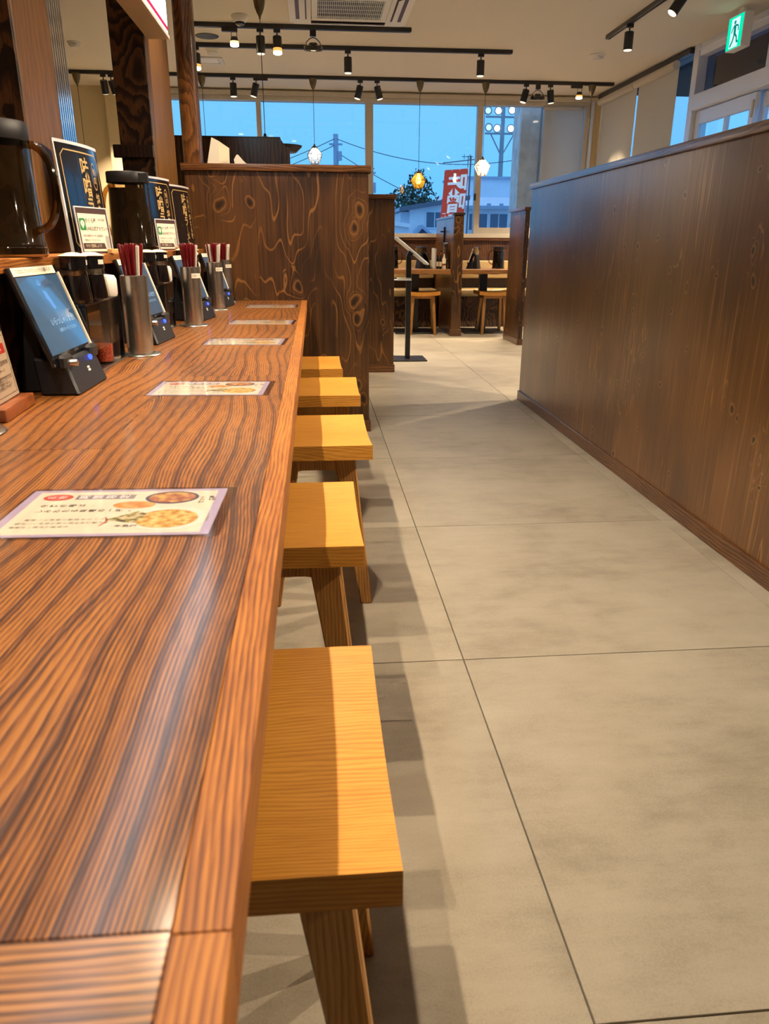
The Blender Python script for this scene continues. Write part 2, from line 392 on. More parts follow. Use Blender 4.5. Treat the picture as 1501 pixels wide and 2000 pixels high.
def mk(*fs):
    bm = bmesh.new()
    for f in fs: f(bm)
    bmesh.ops.recalc_face_normals(bm, faces=bm.faces)
    me = bpy.data.meshes.new('m'); bm.to_mesh(me); bm.free()
    for p in me.polygons: p.use_smooth = True
    me.set_sharp_from_angle(angle=R(32))
    return me
def part(name, mat, parent, *fs, loc=None, rot=None, label=None):
    me = fs[0] if isinstance(fs[0], bpy.types.Mesh) else mk(*fs)
    if not me.materials: me.materials.append(M[mat] if isinstance(mat, str) else mat)
    me.name = name
    o = bpy.data.objects.new(name, me); COL.objects.link(o)
    if parent is not None: o.parent = parent
    if loc is not None: o.location = loc
    if rot is not None: o.rotation_euler = rot
    if label: o['label'] = label
    return o
def tag(o, label=None, cat=None, group=None, kind=None):
    if label: o['label'] = label
    if cat: o['category'] = cat
    if group: o['group'] = group
    if kind: o['kind'] = kind
    return o
def thing(name, label, cat, loc=(0, 0, 0), rz=0, group=None, rot=None):
    o = bpy.data.objects.new(name, None); COL.objects.link(o)
    o.empty_display_size = .05
    o.location = loc; o.rotation_euler = rot or (0, 0, rz)
    return tag(o, label, cat, group)
def kids(o): return [c for c in bpy.data.objects if c.parent == o]
def dup(root, loc=None, rz=None, label=None, group=None):
    def cp(o, par):
        c = o.copy(); COL.objects.link(c); c.parent = par
        for k in [q for q in ALLK.get(o.name, [])]: cp(bpy.data.objects[k], c)
        return c
    ALLK = {}
    for q in bpy.data.objects:
        if q.parent: ALLK.setdefault(q.parent.name, []).append(q.name)
    r = cp(root, None)
    if loc is not None: r.location = loc
    if rz is not None: r.rotation_euler = (0, 0, rz)
    return tag(r, label, None, group)
def setting(name, label, mat=None, *fs, loc=None):
    if mat is None:
        o = bpy.data.objects.new(name, None); COL.objects.link(o); o.empty_display_size = .05
        if loc: o.location = loc
    else: o = part(name, mat, None, *fs)
    return tag(o, label, kind='structure')
_TX = {}
def text(s, size=1.0, bold=0.0):
    """lettering as a flat mesh centred on the origin in the x,y plane"""
    key = (s, bold)
    if key not in _TX:
        cu = bpy.data.curves.new('t', 'FONT'); cu.body = s; cu.size = 1.0; cu.resolution_u = 3
        cu.align_x = 'CENTER'; cu.align_y = 'CENTER'; cu.offset = bold; cu.extrude = 0.0
        ob = bpy.data.objects.new('t', cu); COL.objects.link(ob)
        dg = bpy.context.evaluated_depsgraph_get()
        me = bpy.data.meshes.new_from_object(ob.evaluated_get(dg))
        bpy.data.objects.remove(ob); _TX[key] = me
    src = _TX[key]
    V = [v.co.copy()*size for v in src.vertices]; F = [tuple(p.vertices) for p in src.polygons]
    return V, F
def TX(s, size, fn, bold=0.0, cx=0., cy=0.):
    """lettering builder; fn maps 2D (x, y) to a point"""
    def f(bm):
        V, F = text(s, size, bold)
        vs = [bm.verts.new(fn(v.x+cx, v.y+cy)) for v in V]
        for q in F:
            try: bm.faces.new([vs[i] for i in q])
            except ValueError: pass
    return f
def lettering(name, mat, parent, *fs):
    bm = bmesh.new()
    for f in fs: f(bm)
    me = bpy.data.meshes.new(name); bm.to_mesh(me); bm.free()
    return part(name, mat, parent, me)
def spot(parent, loc, watts, angle=80, color=WARM, rot=(0, 0, 0), blend=.6, radius=.012):
    ld = bpy.data.lights.new('spot_light', 'SPOT'); ld.energy = watts; ld.color = color
    ld.spot_size = R(angle); ld.spot_blend = blend; ld.shadow_soft_size = radius
    o = bpy.data.objects.new('spot_light', ld); COL.objects.link(o); o.parent = parent
    o.location = loc; o.rotation_euler = rot; return o

# ================================================================== the room
XR, XL, YB, YF, ZC = 3.57, -4.3, 10.1, -2.2, 2.72
HC = .716                      # counter height
PH = 1.355                     # partition height
fl = setting('floor', 'beige stone-look tiled floor of the dining aisle', 'grout', B(XL, XR, YF, YB, -.06, -.006))
TS, GAP = .95, .0016
tile_me = mk(B(-TS/2+GAP, TS/2-GAP, -TS/2+GAP, TS/2-GAP, -.006, 0, .0006))
for i in range(-5, 5):
    for j in range(-3, 11):
        x0 = .354+i*TS; y0 = .687+j*TS
        if x0 < XL or y0 < YF: continue
        if x0+TS > XR or y0+TS > YB:
            x1, y1 = min(x0+TS, XR), min(y0+TS, YB)
            if x1-x0 < .02 or y1-y0 < .02: continue
            part('tile', 'tile', fl, B(-(x1-x0)/2+GAP, (x1-x0)/2-GAP, -(y1-y0)/2+GAP, (y1-y0)/2-GAP, -.006, 0, .0006), loc=((x0+x1)/2, (y0+y1)/2, 0))
        else:
            part('tile', 'tile', fl, tile_me, loc=(x0+TS/2, y0+TS/2, 0))
setting('ceiling', 'plain beige papered ceiling', 'ceiling', B(XL-.1, XR+.1, YF-.1, YB+.1, ZC, ZC+.1))
setting('wall_left', 'beige wall on the kitchen side', 'wallpaper', B(XL-.1, XL, YF, YB, 0, ZC))
setting('wall_front', 'beige wall at the near end of the room', 'wallpaper', B(XL, XR, YF-.1, YF, 0, ZC))
WX0, WX1, WZ0, WZ1 = -1.75, 3.40, 1.125, 2.62
wb = setting('wall_back', 'beige window wall with dark wood wainscot below', 'wallpaper',
    B(XL, WX0, YB, YB+.14, 0, ZC), B(WX0, XR, YB, YB+.14, 0, WZ0-.05), B(WX0, XR, YB, YB+.14, WZ1+.03, ZC), B(WX1+.03, XR, YB, YB+.14, WZ0-.05, WZ1+.03))
part('pilaster', 'wallpaper', wb, B(-2.37, -2.22, YB-.10, YB, 0, ZC))
part('pilaster', 'wallpaper', wb, B(-1.98, -1.78, YB-.06, YB, 0, ZC))
x = WX0
while x < 3.2:
    part('wainscot_panel', 'wainscot', wb, B(x+.002, min(x+.9, XR-.02)-.002, YB-.022, YB-.001, .0, 1.045, .002)); x += .9
part('wainscot_cap', 'trim_x', wb, B(WX0, XR-.02, YB-.05, YB, 1.045, 1.075, .003))
w1 = setting('window_1', 'wide four-light window onto the street in beige frames', loc=(0, YB, 0))
part('frame_head', 'sash', w1, B(WX0, WX1+.03, -.02, .12, WZ1-.02, WZ1+.03, .003))
part('head_cover', 'sash', w1, B(WX0, XR-.05, -.05, .0, WZ1+.03, ZC-.02, .004))
part('frame_sill', 'sash', w1, B(WX0, XR-.02, -.06, .12, WZ0-.05, WZ0, .004))
part('frame_jamb', 'sash', w1, B(WX1-.01, WX1+.05, -.02, .12, WZ0, WZ1, .003))
part('frame_jamb', 'sash', w1, B(WX0, WX0+.06, -.02, .12, WZ0, WZ1, .003))
MU = [(-.617, .055), (.712, .095), (2.085, .07)]
for mx, mw in MU: part('mullion', 'sash', w1, B(mx-mw/2, mx+mw/2, -.01, .10, WZ0, WZ1-.02, .003))
ed = [WX0+.06] + [v for mx, mw in MU for v in (mx-mw/2, mx+mw/2)] + [WX1-.01]
for k in range(4):
    part('pane', 'glass', w1, B(ed[2*k], ed[2*k+1], .05, .056, WZ0, WZ1-.02))
part('sash_rail', 'sash', w1, B(2.12, 3.39, .0, .09, WZ0, WZ0+.075, .003))
part('sash_stile', 'sash', w1, B(2.90, 2.95, .0, .09, WZ0+.075, WZ1-.02, .003))
part('latch', 'black', w1, B(2.035, 2.06, -.035, -.01, 1.52, 1.60, .004))
part('corner_cover', 'alu', w1, B(3.46, 3.50, -.04, 0, WZ0-.05, ZC-.02, .003))
wr = setting('wall_right', 'right wall with blinds and sliding entrance', 'wallpaper',
    B(XR, XR+.14, 9.98, YB+.14, 0, ZC), B(XR, XR+.14, 7.60, 9.98, 0, .95), B(XR, XR+.14, YF, 5.2, 0, ZC))
w2 = setting('window_2', 'side window behind cream roller blinds', loc=(XR, 8.8, 0))
part('frame_head', 'black', w2, B(.0, .10, -1.23, 1.18, 2.665, ZC, .003))
part('frame_sill', 'alu', w2, B(-.02, .10, -1.23, 1.18, .95, 1.0, .003))
part('frame_jamb', 'alu', w2, B(-.02, .10, 1.13, 1.18, 1.0, 2.665, .003))
part('mullion', 'black', w2, B(.03, .10, -.02, .03, 1.0, 2.665, .003))
part('pane', 'glass', w2, B(.06, .066, -1.23, -.02, 1.0, 2.665))
part('pane', 'glass', w2, B(.06, .066, .03, 1.13, 1.0, 2.665))
d1 = setting('door_1', 'aluminium sliding entrance door with dark transom light', loc=(XR, 6.4, 0))
part('post', 'alu', d1, B(-.04, .12, 1.08, 1.18, 0, ZC, .003))
part('post', 'alu', d1, B(-.04, .12, -1.20, -1.10, 0, ZC, .003))
part('head_rail', 'alu', d1, B(-.03, .12, -1.10, 1.08, 2.615, ZC, .003))
part('head_bead', 'alu', d1, B(-.05, .0, -1.10, 1.08, 2.66, 2.675, .002))
part('transom_rail', 'alu', d1, B(-.06, .12, -1.10, 1.08, 2.17, 2.30, .004))
part('transom_pane', 'darkglass', d1, B(.05, .056, -1.10, 1.08, 2.30, 2.615))
part('transom_mullion', 'alu', d1, B(-.01, .09, -.08, -.02, 2.30, 2.615, .003))
lf = part('door_leaf', 'alu', d1, B(.0, .04, .06, .14, .05, 2.165, .003), B(.0, .04, 1.00, 1.075, .05, 2.165, .003), B(.0, .04, .14, 1.00, 2.05, 2.165, .003), B(.0, .04, .14, 1.00, .05, .25, .003), B(.002, .038, .50, .54, .25, 2.05, .002))
part('pane', 'glass', lf, B(.017, .023, .14, .50, .25, 2.05)); part('pane', 'glass', lf, B(.017, .023, .54, 1.00, .25, 2.05))
part('pull', 'sash', lf, B(-.006, .0, .075, .105, 1.98, 2.11, .002))
lf2 = part('door_leaf', 'alu', d1, B(.06, .10, -1.10, -1.02, .05, 2.165, .003), B(.06, .10, .02, .10, .05, 2.165, .003), B(.06, .10, -1.02, .02, 2.05, 2.165, .003), B(.06, .10, -1.02, .02, .05, .25, .003))
part('pane', 'glass', lf2, B(.077, .083, -1.02, .02, .25, 2.05))

# roller blinds
def blind(y0, y1, z1, z0, label):
    t = thing('roller_blind', label, 'blind', (XR-.02, (y0+y1)/2, z1))
    h = (y1-y0)/2
    part('roller', 'blind', t, XF(Matrix.Rotation(R(90), 4, 'X'), CY(-.045, 0, -h, h, .038, seg=18)))
    part('fabric', 'blind', t, B(-.012, -.009, -h+.01, h-.01, z0-z1, -.01))
    part('bottom_bar', 'blind', t, B(-.018, -.004, -h+.01, h-.01, z0-z1-.02, z0-z1))
    return t
blind(8.86, 9.90, 2.625, 1.05, 'cream roller blind on side window, beside the room corner')
blind(7.87, 8.83, 2.625, 1.05, 'cream roller blind on side window, beside the entrance door post')
t = thing('blind_rail', 'long black headbox rail above the two cream roller blinds', 'rail', (XR-.03, 8.8, 2.68))
part('rail', 'black', t, B(-.045, .02, -1.2, 1.15, -.018, .03, .004))
t = thing('roller_blind', 'grey roller blind lowered over the corner pane of the street window', 'blind', (3.11, YB-.01, 2.58))
part('roller', 'blind_grey', t, XF(Matrix.Rotation(R(90), 4, 'Y'), CY(.0, -.012, -.25, .25, .022, seg=16)))
part('fabric', 'blind_grey', t, B(-.235, .26, -.012, -.009, -1.43, 0))
part('bottom_bar', 'sash', t, B(-.235, .26, -.018, -.004, -1.45, -1.43))

# ------------------------------------------------------------------ partitions
def partition(label, x0, x1, y0, y1, axis, seams, mat, capmat, name='partition', h=PH, base=True, over=.014):
    """low wall of plywood sheets on a core; seams cut the long faces"""
    t = thing(name, label, 'partition', ((x0+x1)/2, (y0+y1)/2, 0))
    X, Y = (x1-x0)/2, (y1-y0)/2; s = .006; top = h-.032
    part('core', 'dark', t, B(-X+s, X-s, -Y+s, Y-s, 0, top))
    for side in (-1, 1):
        for a, b in zip(seams, seams[1:]):
            if axis == 'y':
                fx = side*X; part('plywood_sheet', mat, t, B(min(fx, fx-side*s), max(fx, fx-side*s), a-(y0+y1)/2+.0002, b-(y0+y1)/2-.0002, 0, top, .0004))
            else:
                fy = side*Y; part('plywood_sheet', mat, t, B(a-(x0+x1)/2+.0002, b-(x0+x1)/2-.0008, min(fy, fy-side*s), max(fy, fy-side*s), 0, top, .0008))
    for side in (-1, 1):
        if axis == 'y': part('end_sheet', mat, t, B(-X+s, X-s, min(side*Y, side*(Y-s)), max(side*Y, side*(Y-s)), 0, top, .0008))
        else: part('end_sheet', mat, t, B(min(side*X, side*(X-s)), max(side*X, side*(X-s)), -Y+s, Y-s, 0, top, .0008))
    part('cap', capmat, t, B(-X-over, X+over, -Y-over, Y+over, top, h, .003, 2))
    if base:
        part('skirting', capmat, t, B(-X-.009, X+.009, -Y-.009, Y+.009, 0, .062, .002))
    return t
YE = 4.956
sy = [YE-.76-.91*k for k in range(8)]; sy = [-2.1]+sorted([v for v in sy if v > -2.05])+[YE]
partition('long low plywood partition with fine vertical grain along the aisle', 1.37, 1.49, -2.1, YE, 'y', sy, 'ply_fine', 'trim')
partition('knotty plywood partition closing the far end of the counter', -.63, .285, 4.11, 4.21, 'x', [-.63, -.285, .285], 'ply', 'trim_x', h=1.37)
partition('narrow plywood partition end behind the tablet stand base', .10, .629, 6.148, 6.25, 'x', [.10, .629], 'ply', 'trim_x')
partition('thin dark partition standing between the long partition and the booth', 2.11, 2.155, 7.82, 8.42, 'y', [7.82, 8.42], 'ply', 'trim', h=1.35)

# divider between the two booth tables
t = thing('booth_divider', 'wooden divider with square post between the two booth tables', 'divider', (1.60, 8.70, 0))
part('post', 'ply', t, B(-.055, .055, -.03, .06, 0, 1.30, .003))
part('post_cap', 'dark', t, B(-.064, .064, -.04, .07, 1.30, 1.325, .002))
part('post_skirting', 'trim_x', t, B(-.068, .068, -.043, .07, 0, .075, .003))
part('side_panel', 'ply_fine', t, B(-.045, .045, .06, 1.345, 0, 1.03, .002))
part('panel_cap', 'trim', t, B(-.045, .045, .06, 1.30, 1.03, 1.275, .002), B(-.055, .055, .07, 1.30, 1.275, 1.30, .002))

# pillars
t = thing('pillar', 'brown wooden pillar with a fluted metal strip, standing on the jug ledge', 'pillar', (-.78, 2.28, .971))
part('body', 'pillar', t, B(-.08, .08, -.14, .14, 0, ZC-.971, .004))
part('front_face', 'rough_dark', t, B(-.08, .078, -.152, -.14, 0, ZC-.971, .002))  # same wood as the body; its unlit shade is put into a darker material
fp = [(-.06, .141), (-.06, .28)]
n = 7
for k in range(n):
    a = .28-.139*k/n; fp += [(.078, a-.001), (.078, a-.012), (.070, a-.0155)]
fp += [(.078, .141)]
part('fluted_strip', 'alu_dark', t, PR(fp, 'z', 0, ZC-.971))
t = thing('pillar', 'dark rough-grained pillar beside the far end partition', 'pillar', (-.725, 3.82, .971))
part('body', 'pillar', t, B(-.07, .065, -.26, .275, .0, ZC-.971, .003))
part('front_face', 'rough_dark', t, B(-.072, .064, -.274, -.26, 0, ZC-.971, .002))
part('trim_band', 'dark', t, B(-.10, .066, -.295, -.275, .364, .414, .003))
t = thing('corner_post', 'glossy lacquered log post rising from the far end partition', 'post', (-.60, 4.262, .0))
part('shaft', 'post', t, LA([(0, 0), (.048, 0), (.05, .02), (.05, ZC), (0, ZC)], 28))

# illuminated sign hanging along the counter
t = thing('sign_box', 'long illuminated white sign box hanging above the counter ledge', 'sign', (-.605, 2.2, 1.775))
part('casing', 'cream', t, B(-.045, .040, -1.35, 1.355, .0, .42, .003))
fc = part('face', 'lightbox', t, B(.040, .0415, -1.34, 1.345, .012, .41))
part('red_line', 'backlit_red', fc, B(.0415, .0425, -1.34, 1.345, .026, .042))
part('face_frame', 'acw', t, B(.038, .045, -1.352, 1.357, .0, .013), B(.038, .045, -1.352, 1.357, .409, .422))
for yy in (-.9, .9): part('hanger_rod', 'black', t, CY(0, yy, .42, ZC-1.775, .008, seg=10))
lettering('lettering', 'ink', fc, TX('う', .15, lambda x, y: (.0426, x+1.20, y+.20), .01))

# tall return unit behind the end partition
t = thing('serving_unit', 'tall dark wooden serving unit behind the knotty end partition', 'cabinet', (-.42, 5.25, 0))
part('body', 'wainscot', t, B(-.42, .29, -.22, .52, 0, 1.30, .004))
part('upper_panel', 'wainscot', t, PR([(-.42, 1.30), (.29, 1.30), (.29, 1.545), (.262, 1.555), (.235, 1.595), (-.42, 1.595)], 'y', -.22, -.19))
part('back_panel', 'wainscot', t, B(-.42, .235, .19, .22, 1.30, 1.59, .002))
part('top_board', 'dark', t, B(-.42, .235, -.21, .22, 1.595, 1.605, .002))
t = thing('round_tray', 'round dark footed serving tray standing at the back of the serving unit', 'tray', (-.185, 5.58, 1.575))
part('dish', 'dark', t, LA([(0, .018), (.08, .016), (.120, .04), (.125, .042), (.122, .034), (.085, .0), (0, .0)], 32))
part('foot', 'dark', t, LA([(0, -.275), (.07, -.275), (.07, -.265), (.02, -.25), (.018, 0), (0, 0)], 20))
# papers standing on the end partition
t = thing('paper_stand', 'tall white folded card standing on the end partition cap', 'card', (-.455, 4.165, 1.37))
part('front_leaf', 'paper', t, PR([(-.065, 0), (-.005, 0), (.0, .105), (-.036, .122)], 'y', -.012, -.009))
part('side_leaf', 'cream', t, HEX([(-.005, -.012, 0), (.042, .03, 0), (.040, .032, 0), (-.007, -.009, 0)], [(.0, -.012, .105), (.045, .03, .078), (.043, .032, .078), (-.002, -.009, .105)]))
t = thing('folded_note', 'small white folded note lying on the end partition cap', 'card', (-.365, 4.16, 1.37))
part('leaf', 'paper', t, PR([(-.022, .022), (-.008, .044), (.0, .046), (.04, .0), (-.018, .0)], 'y', -.01, .006))
part('fold', 'blind_grey', t, PR([(-.012, .0), (.0, .04), (.046, .0)], 'y', .006, .02))

# ================================================================== the counter
t = thing('counter', 'long glossy oak counter with jointed boards and edge strip', 'counter', (-.30, 1.9, 0))
def cb(x0, x1, y0, y1, mat, name='board'): part(name, mat, t, B(x0+.30+.0002, x1+.30-.0002, y0-1.9+.0002, y1-1.9-.0002, HC-.045, HC, .0005, 1))
EI = -.070
for a, b in ((.252, 1.72), (1.72, 3.10), (3.10, 4.105)): cb(-.315, EI, a, b, 'counter')
cb(-.315, EI, -.62, .252, 'counter_cross')
for a, b in ((-.62, 1.087), (1.087, 2.62), (2.62, 4.105)): cb(-.60, -.315, a, b, 'counter')
for a, b in ((-.62, .250), (.250, 4.105)):
    cb(EI, -.043, a, b, 'edge', 'edge_strip')
part('apron', 'trim', t, B(.18, .20, -2.5, 2.2, HC-.10, HC-.045, .002))
part('front_panel', 'dark', t, B(-.03, -.01, -2.5, 2.2, 0, HC-.045, .002))
part('kick_board', 'dark', t, B(-.01, .0, -2.5, 2.2, 0, .10, .002))
t = thing('jug_ledge', 'raised wooden ledge running behind the counter and carrying the jugs', 'shelf', (-.72, 1.75, 0))
part('top_board', 'edge', t, B(-.14, .158, -2.35, 2.35, .945, .971, .002))
part('riser', 'rough_dark', t, B(.118, .130, -2.35, 2.35, HC, .945, .001))
part('back_wall', 'dark', t, B(-.14, .118, -2.35, 2.35, 0, .945, .002))

# ------------------------------------------------------------------ stools
def make_stool(name, label, group):
    t = thing(name, label, 'stool', group=group)
    hx, hy, zt, th = .15, .1925, .49, .040
    def sag(v): return -.016*(1-(2*v-1)**2)
    part('seat', 'oak', t, lambda bm: (GRID(lambda u, v: (-hx+2*hx*u, -hy+2*hy*v, zt+sag(v)), 2, 14, (0, 0, -th))(bm),
         _bev2(bm)))
    for sx in (-1, 1):
        for sy in (-1, 1):
            # leg tapering down and splayed outwards
            ox, oy = hx-.045, hy-.060
            fx, fy = hx, hy-.035
            def q(z, xo, yo, wx, wy):
                a = [(sx*xo, sy*yo, z), (sx*(xo-wx), sy*yo, z), (sx*(xo-wx), sy*(yo-wy), z), (sx*xo, sy*(yo-wy), z)]
                return a if sx*sy > 0 else a[::-1]
            part('leg', 'oak_leg', t, HEX(q(0, fx, fy, .034, .030), q(zt-th-.008, ox, oy, .058, .034), .003))
    for sy in (-1, 1):
        y1 = sy*(hy-.062); y0 = sy*(hy-.088)
        a0, a1 = hx-.078, .0
        poly = [(-a0-.02, .445), (a0+.02, .445), (a0+.017, .375), (a0+.004, .392), (a0-.014, .402), (a0-.03, .405), (-a0+.03, .405), (-a0+.014, .402), (-a0-.004, .392), (-a0-.017, .375)]
        part('end_apron', 'oak_leg', t, PR(poly, 'y', min(y0, y1), max(y0, y1)))
    for sx in (-1, 1):
        x1 = sx*(hx-.052); x0 = sx*(hx-.072)
        part('side_rail', 'oak_leg', t, B(min(x0, x1), max(x0, x1), -hy+.09, hy-.09, .405, .440, .002))
    return t
def _bev2(bm):
    es = [e for e in bm.edges if len(e.link_faces) == 2 and e.calc_face_angle(0) > .9]
    bmesh.ops.bevel(bm, geom=es, offset=.004, segments=2, affect='EDGES')
ORD = ['', 'second ', 'third ', 'fourth ', 'fifth ']
def nth(k): return ['nearest', 'second from', 'third from', 'fourth from', 'fifth from', 'sixth from'][k]
SG = 'oak stools pulled up to the counter'
st0 = make_stool('stool', 'light oak saddle stool at the counter, %s the knotty end partition' % nth(4), SG)
st0.location = (.063-.15, .496+.1925, 0)
for k, (xr, y0, rz) in enumerate([(.076, 1.232, 0), (.143, 1.935, .4), (.155, 2.638, -.6), (.110, 3.235, .5)]):
    dup(st0, (xr-.15, y0+.1925, 0), R(rz), 'light oak saddle stool at the counter, %s the knotty end partition' % nth(3-k), SG)
for x, y, rz, l in ((1.245, 8.93, 88, 'light oak saddle stool at the booth table behind the tablet stand'), (2.075, 8.94, 93, 'light oak saddle stool at the booth table with the lone jug')):
    dup(st0, (x, y, 0), R(rz), l, 'oak stools at the booth tables')

# ------------------------------------------------------------------ laminated menus
def make_menu(label, group):
    t = thing('menu_card', label, 'menu', group=group)
    L, W = .245, .165           # long side along x, the reader sits on +x
    hx, hy = L/2, W/2
    rc = []
    for cx, cy, a0 in ((hx-.006, hy-.006, 0), (-hx+.006, hy-.006, 90), (-hx+.006, -hy+.006, 180), (hx-.006, -hy+.006, 270)):
        rc += [(cx+.006*math.cos(R(a0+d)), cy+.006*math.sin(R(a0+d))) for d in (0, 30, 60, 90)]
    cx0, cx1, cy0, cy1 = -hx+.004, hx-.012, -hy+.006, hy-.006
    part('sheet', 'cream', t, B(cx0, cx1, cy0, cy1, .0004, .0008))
    z = .0008
    b = .010
    part('border', 'purple', t, B(cx0, cx0+b, cy0, cy1, z, z+.0001), B(cx1-b, cx1, cy0, cy1, z, z+.0001), B(cx0+b, cx1-b, cy0, cy0+.007, z, z+.0001), B(cx0+b, cx1-b, cy1-.007, cy1, z, z+.0001))
    ov = part('logo', 'redp', t, ELL(-.083, .050, .017, .0115, z, .0001))
    up = lambda zz: (lambda x, y: (-y, x, zz))       # glyph top towards -x, reading down the columns
    def col(s, x0, y, step, size, bold=.0): return [TX(ch, size, lambda px, py, i=i: (x0+i*step-py, y+px, z+.00022), bold) for i, ch in enumerate(s)]
    lettering('lettering', 'whitep', ov, *col('名物', -.090, .050, .013, .010))
    tb = part('title_bar', 'greyp', t, B(-.062, .006, .0425, .0575, z, z+.0001))
    lettering('lettering', 'whitep', tb, *col('期間限定', -.052, .050, .0155, .0125, .02))
    lettering('lettering', 'ink', t, *col('今宵の麺は、', -.088, .020, .0105, .0090, .012), *col('しみわたる味噌の一杯。', -.088, .002, .0098, .0090, .012))
    lettering('small_print', 'ink', t, *col('厳選した味噌と野菜をたっぷり', -.090, -.026, .0066, .0058), *col('香ばしく炒めた肉と合わせて煮込み', -.096, -.037, .0062, .0058), *col('最後の一滴まで飲める', -.098, -.048, .0062, .0058))
    lettering('price', 'ink', t, *col('半炒飯', .012, -.048, .008, .0075, .02), TX('セット', .0085, lambda px, py: (.086-py, .035+px, z+.0002), .02), TX('各種', .0085, lambda px, py: (.098-py, .040+px, z+.0002), .02))
    part('gyoza_picture', 'gyoza', t, ELL(.012, .020, .024, .0125, z, .0001))
    pl = part('plate_picture', 'plate', t, ELL(.060, -.026, .044, .037, z, .0001))
    part('fried_rice_picture', 'rice', pl, ELL(.058, -.027, .034, .029, z+.0001, .0001))
    bw = part('bowl_picture', 'navyp', t, ELL(.050, .045, .031, .0225, z, .0001))
    part('soup_picture', 'soup', bw, ELL(.050, .045, .027, .0188, z+.0001, .0001))
    part('rice_ball_picture', 'onigiri', t, PR([(-.008, -.030), (.026, -.040), (.034, -.012), (.022, -.002)], 'z', z+.0002, z+.0003))
    part('red_swash', 'redp', t, PR([(-.010+.004*math.sin(i/6*3.1), -.020-i*.0045) for i in range(7)]+[(-.0085+.005*math.sin(i/6*3.1), -.020-i*.0045) for i in range(6, -1, -1)], 'z', z, z+.0001))
    part('film', 'laminate', t, PR(rc, 'z', .0012, .0014))
    part('film_edge', 'acrylic', t, PR(rc, 'z', .0001, .0003))
    return t
MG = 'laminated menus laid along the counter'
ML = 'laminated ramen set menu on the counter, %s the knotty end partition'
mn = make_menu(ML % nth(4), MG)
mn.location = (-.225, .808, HC); mn.rotation_euler = (0, 0, R(-1.5))
for k, (x, y, rz) in enumerate([(-.216, 1.563, -2.5), (-.212, 2.345, -3.0), (-.200, 2.945, -3), (-.205, 3.715, -1)]):
    dup(mn, (x, y, HC), R(rz), ML % nth(3-k), MG)

# ------------------------------------------------------------------ tablets in docks (facing the stools, +x)
def make_tablet(label, group, detail=True):
    t = thing('tablet', label, 'tablet', group=group)
    # origin: middle of the dock's front foot line on the counter
    part('dock', 'navy', t, HEX([(-.075, -.098, 0), (.0, -.098, 0), (.0, .098, 0), (-.075, .098, 0)], [(-.085, -.092, .072), (-.022, -.092, .066), (-.022, .092, .066), (-.085, .092, .072)], .004))
    for q_ in (-1, 1): part('lip', 'blackmat', t, B(-.034, -.016, min(q_*.06, q_*.105), max(q_*.06, q_*.105), .050, .078, .005))
    part('stand_back', 'blackmat', t, HEX([(-.13, -.06, 0), (-.07, -.06, 0), (-.07, .06, 0), (-.13, .06, 0)], [(-.105, -.05, .16), (-.085, -.05, .16), (-.085, .05, .16), (-.105, .05, .16)], .004))
    tilt = math.atan2(.060, .180)
    MT = Matrix.Translation((-.030, 0, .058)) @ Matrix.Rotation(-tilt, 4, 'Y')
    body = part('body', 'blackgloss', t, XF(MT, B(-.009, 0, -.127, .127, 0, .192, .004, 2)))
    sc = part('screen', 'screen', body, XF(MT, B(.0, .0004, -.113, .110, .022, .172)))
    part('side_edge', 'paper', body, XF(MT, B(-.009, .001, .1225, .1285, .012, .176, .001)))
    part('name_tape', 'paper', body, XF(MT, B(.0004, .0010, -.118, .105, .174, .190)))
    P = lambda x, y, d=.0012: MT @ Vector((d, x, y))
    if detail:
        lettering('tape_lettering', 'ink', body, TX('ご注文はこちらのタブレットからお願いします', .0092, lambda x, y: P(x-.006, y+.182)))
        lettering('lettering', 'screen_lit', sc, TX('いらっしゃいませ！', .0165, lambda x, y: P(x+.030, y+.080, .0007)), TX('画面をタッチしてください', .0085, lambda x, y: P(x+.034, y+.062, .0007)))
        hand = [(-.012, .145), (.004, .139), (.012, .124), (.020, .106), (.010, .103), (.004, .108), (-.003, .121), (-.010, .127)]
        part('hand_icon', 'screen_hand', sc, XF(MT, PR(hand, 'x', .0005, .0008)))
        part('ray_icon', 'screen_hand', sc, XF(MT, *[XF(Matrix.Translation((0, -.016, .151)) @ Matrix.Rotation(R(a), 4, 'X'), B(.0005, .0008, -.0009, .0009, .003, .014)) for a in (-60, -30, 0, 30, 60)]))
    part('led', 'led', t, XF(Matrix.Translation((-.0165, .044, .056)), LA([(0, -.003), (.0055, -.003), (.0055, .003), (.0, .0055)], 12, axis='x')))
    part('knob', 'steel', t, XF(Matrix.Translation((-.012, -.083, .062)), LA([(0, -.01), (.007, -.01), (.007, .008), (.006, .010), (0, .010)], 14, axis='x')))
    part('dock_mark', 'whitep', t, XF(Matrix.Translation((-.0120, .012, .036)) @ Matrix.Rotation(R(-18.4), 4, 'Y'), B(.0, .0012, -.006, .006, .002, .006), B(.0, .0012, -.006, .006, -.004, .0)))
    return t
TG = 'order tablets in docks along the counter'
TL = 'black order tablet in a charging dock on the counter, %s the knotty end partition'
tb0 = make_tablet(TL % nth(3), TG)
tb0.location = (-.462, 1.598, HC); tb0.rotation_euler = (0, 0, R(-1))
for k, (x, y, rz) in enumerate([(-.452, 2.37, -5), (-.415, 3.07, -8), (-.400, 3.705, -8)]):
    dup(tb0, (x, y, HC), R(rz), TL % nth(2-k), TG)

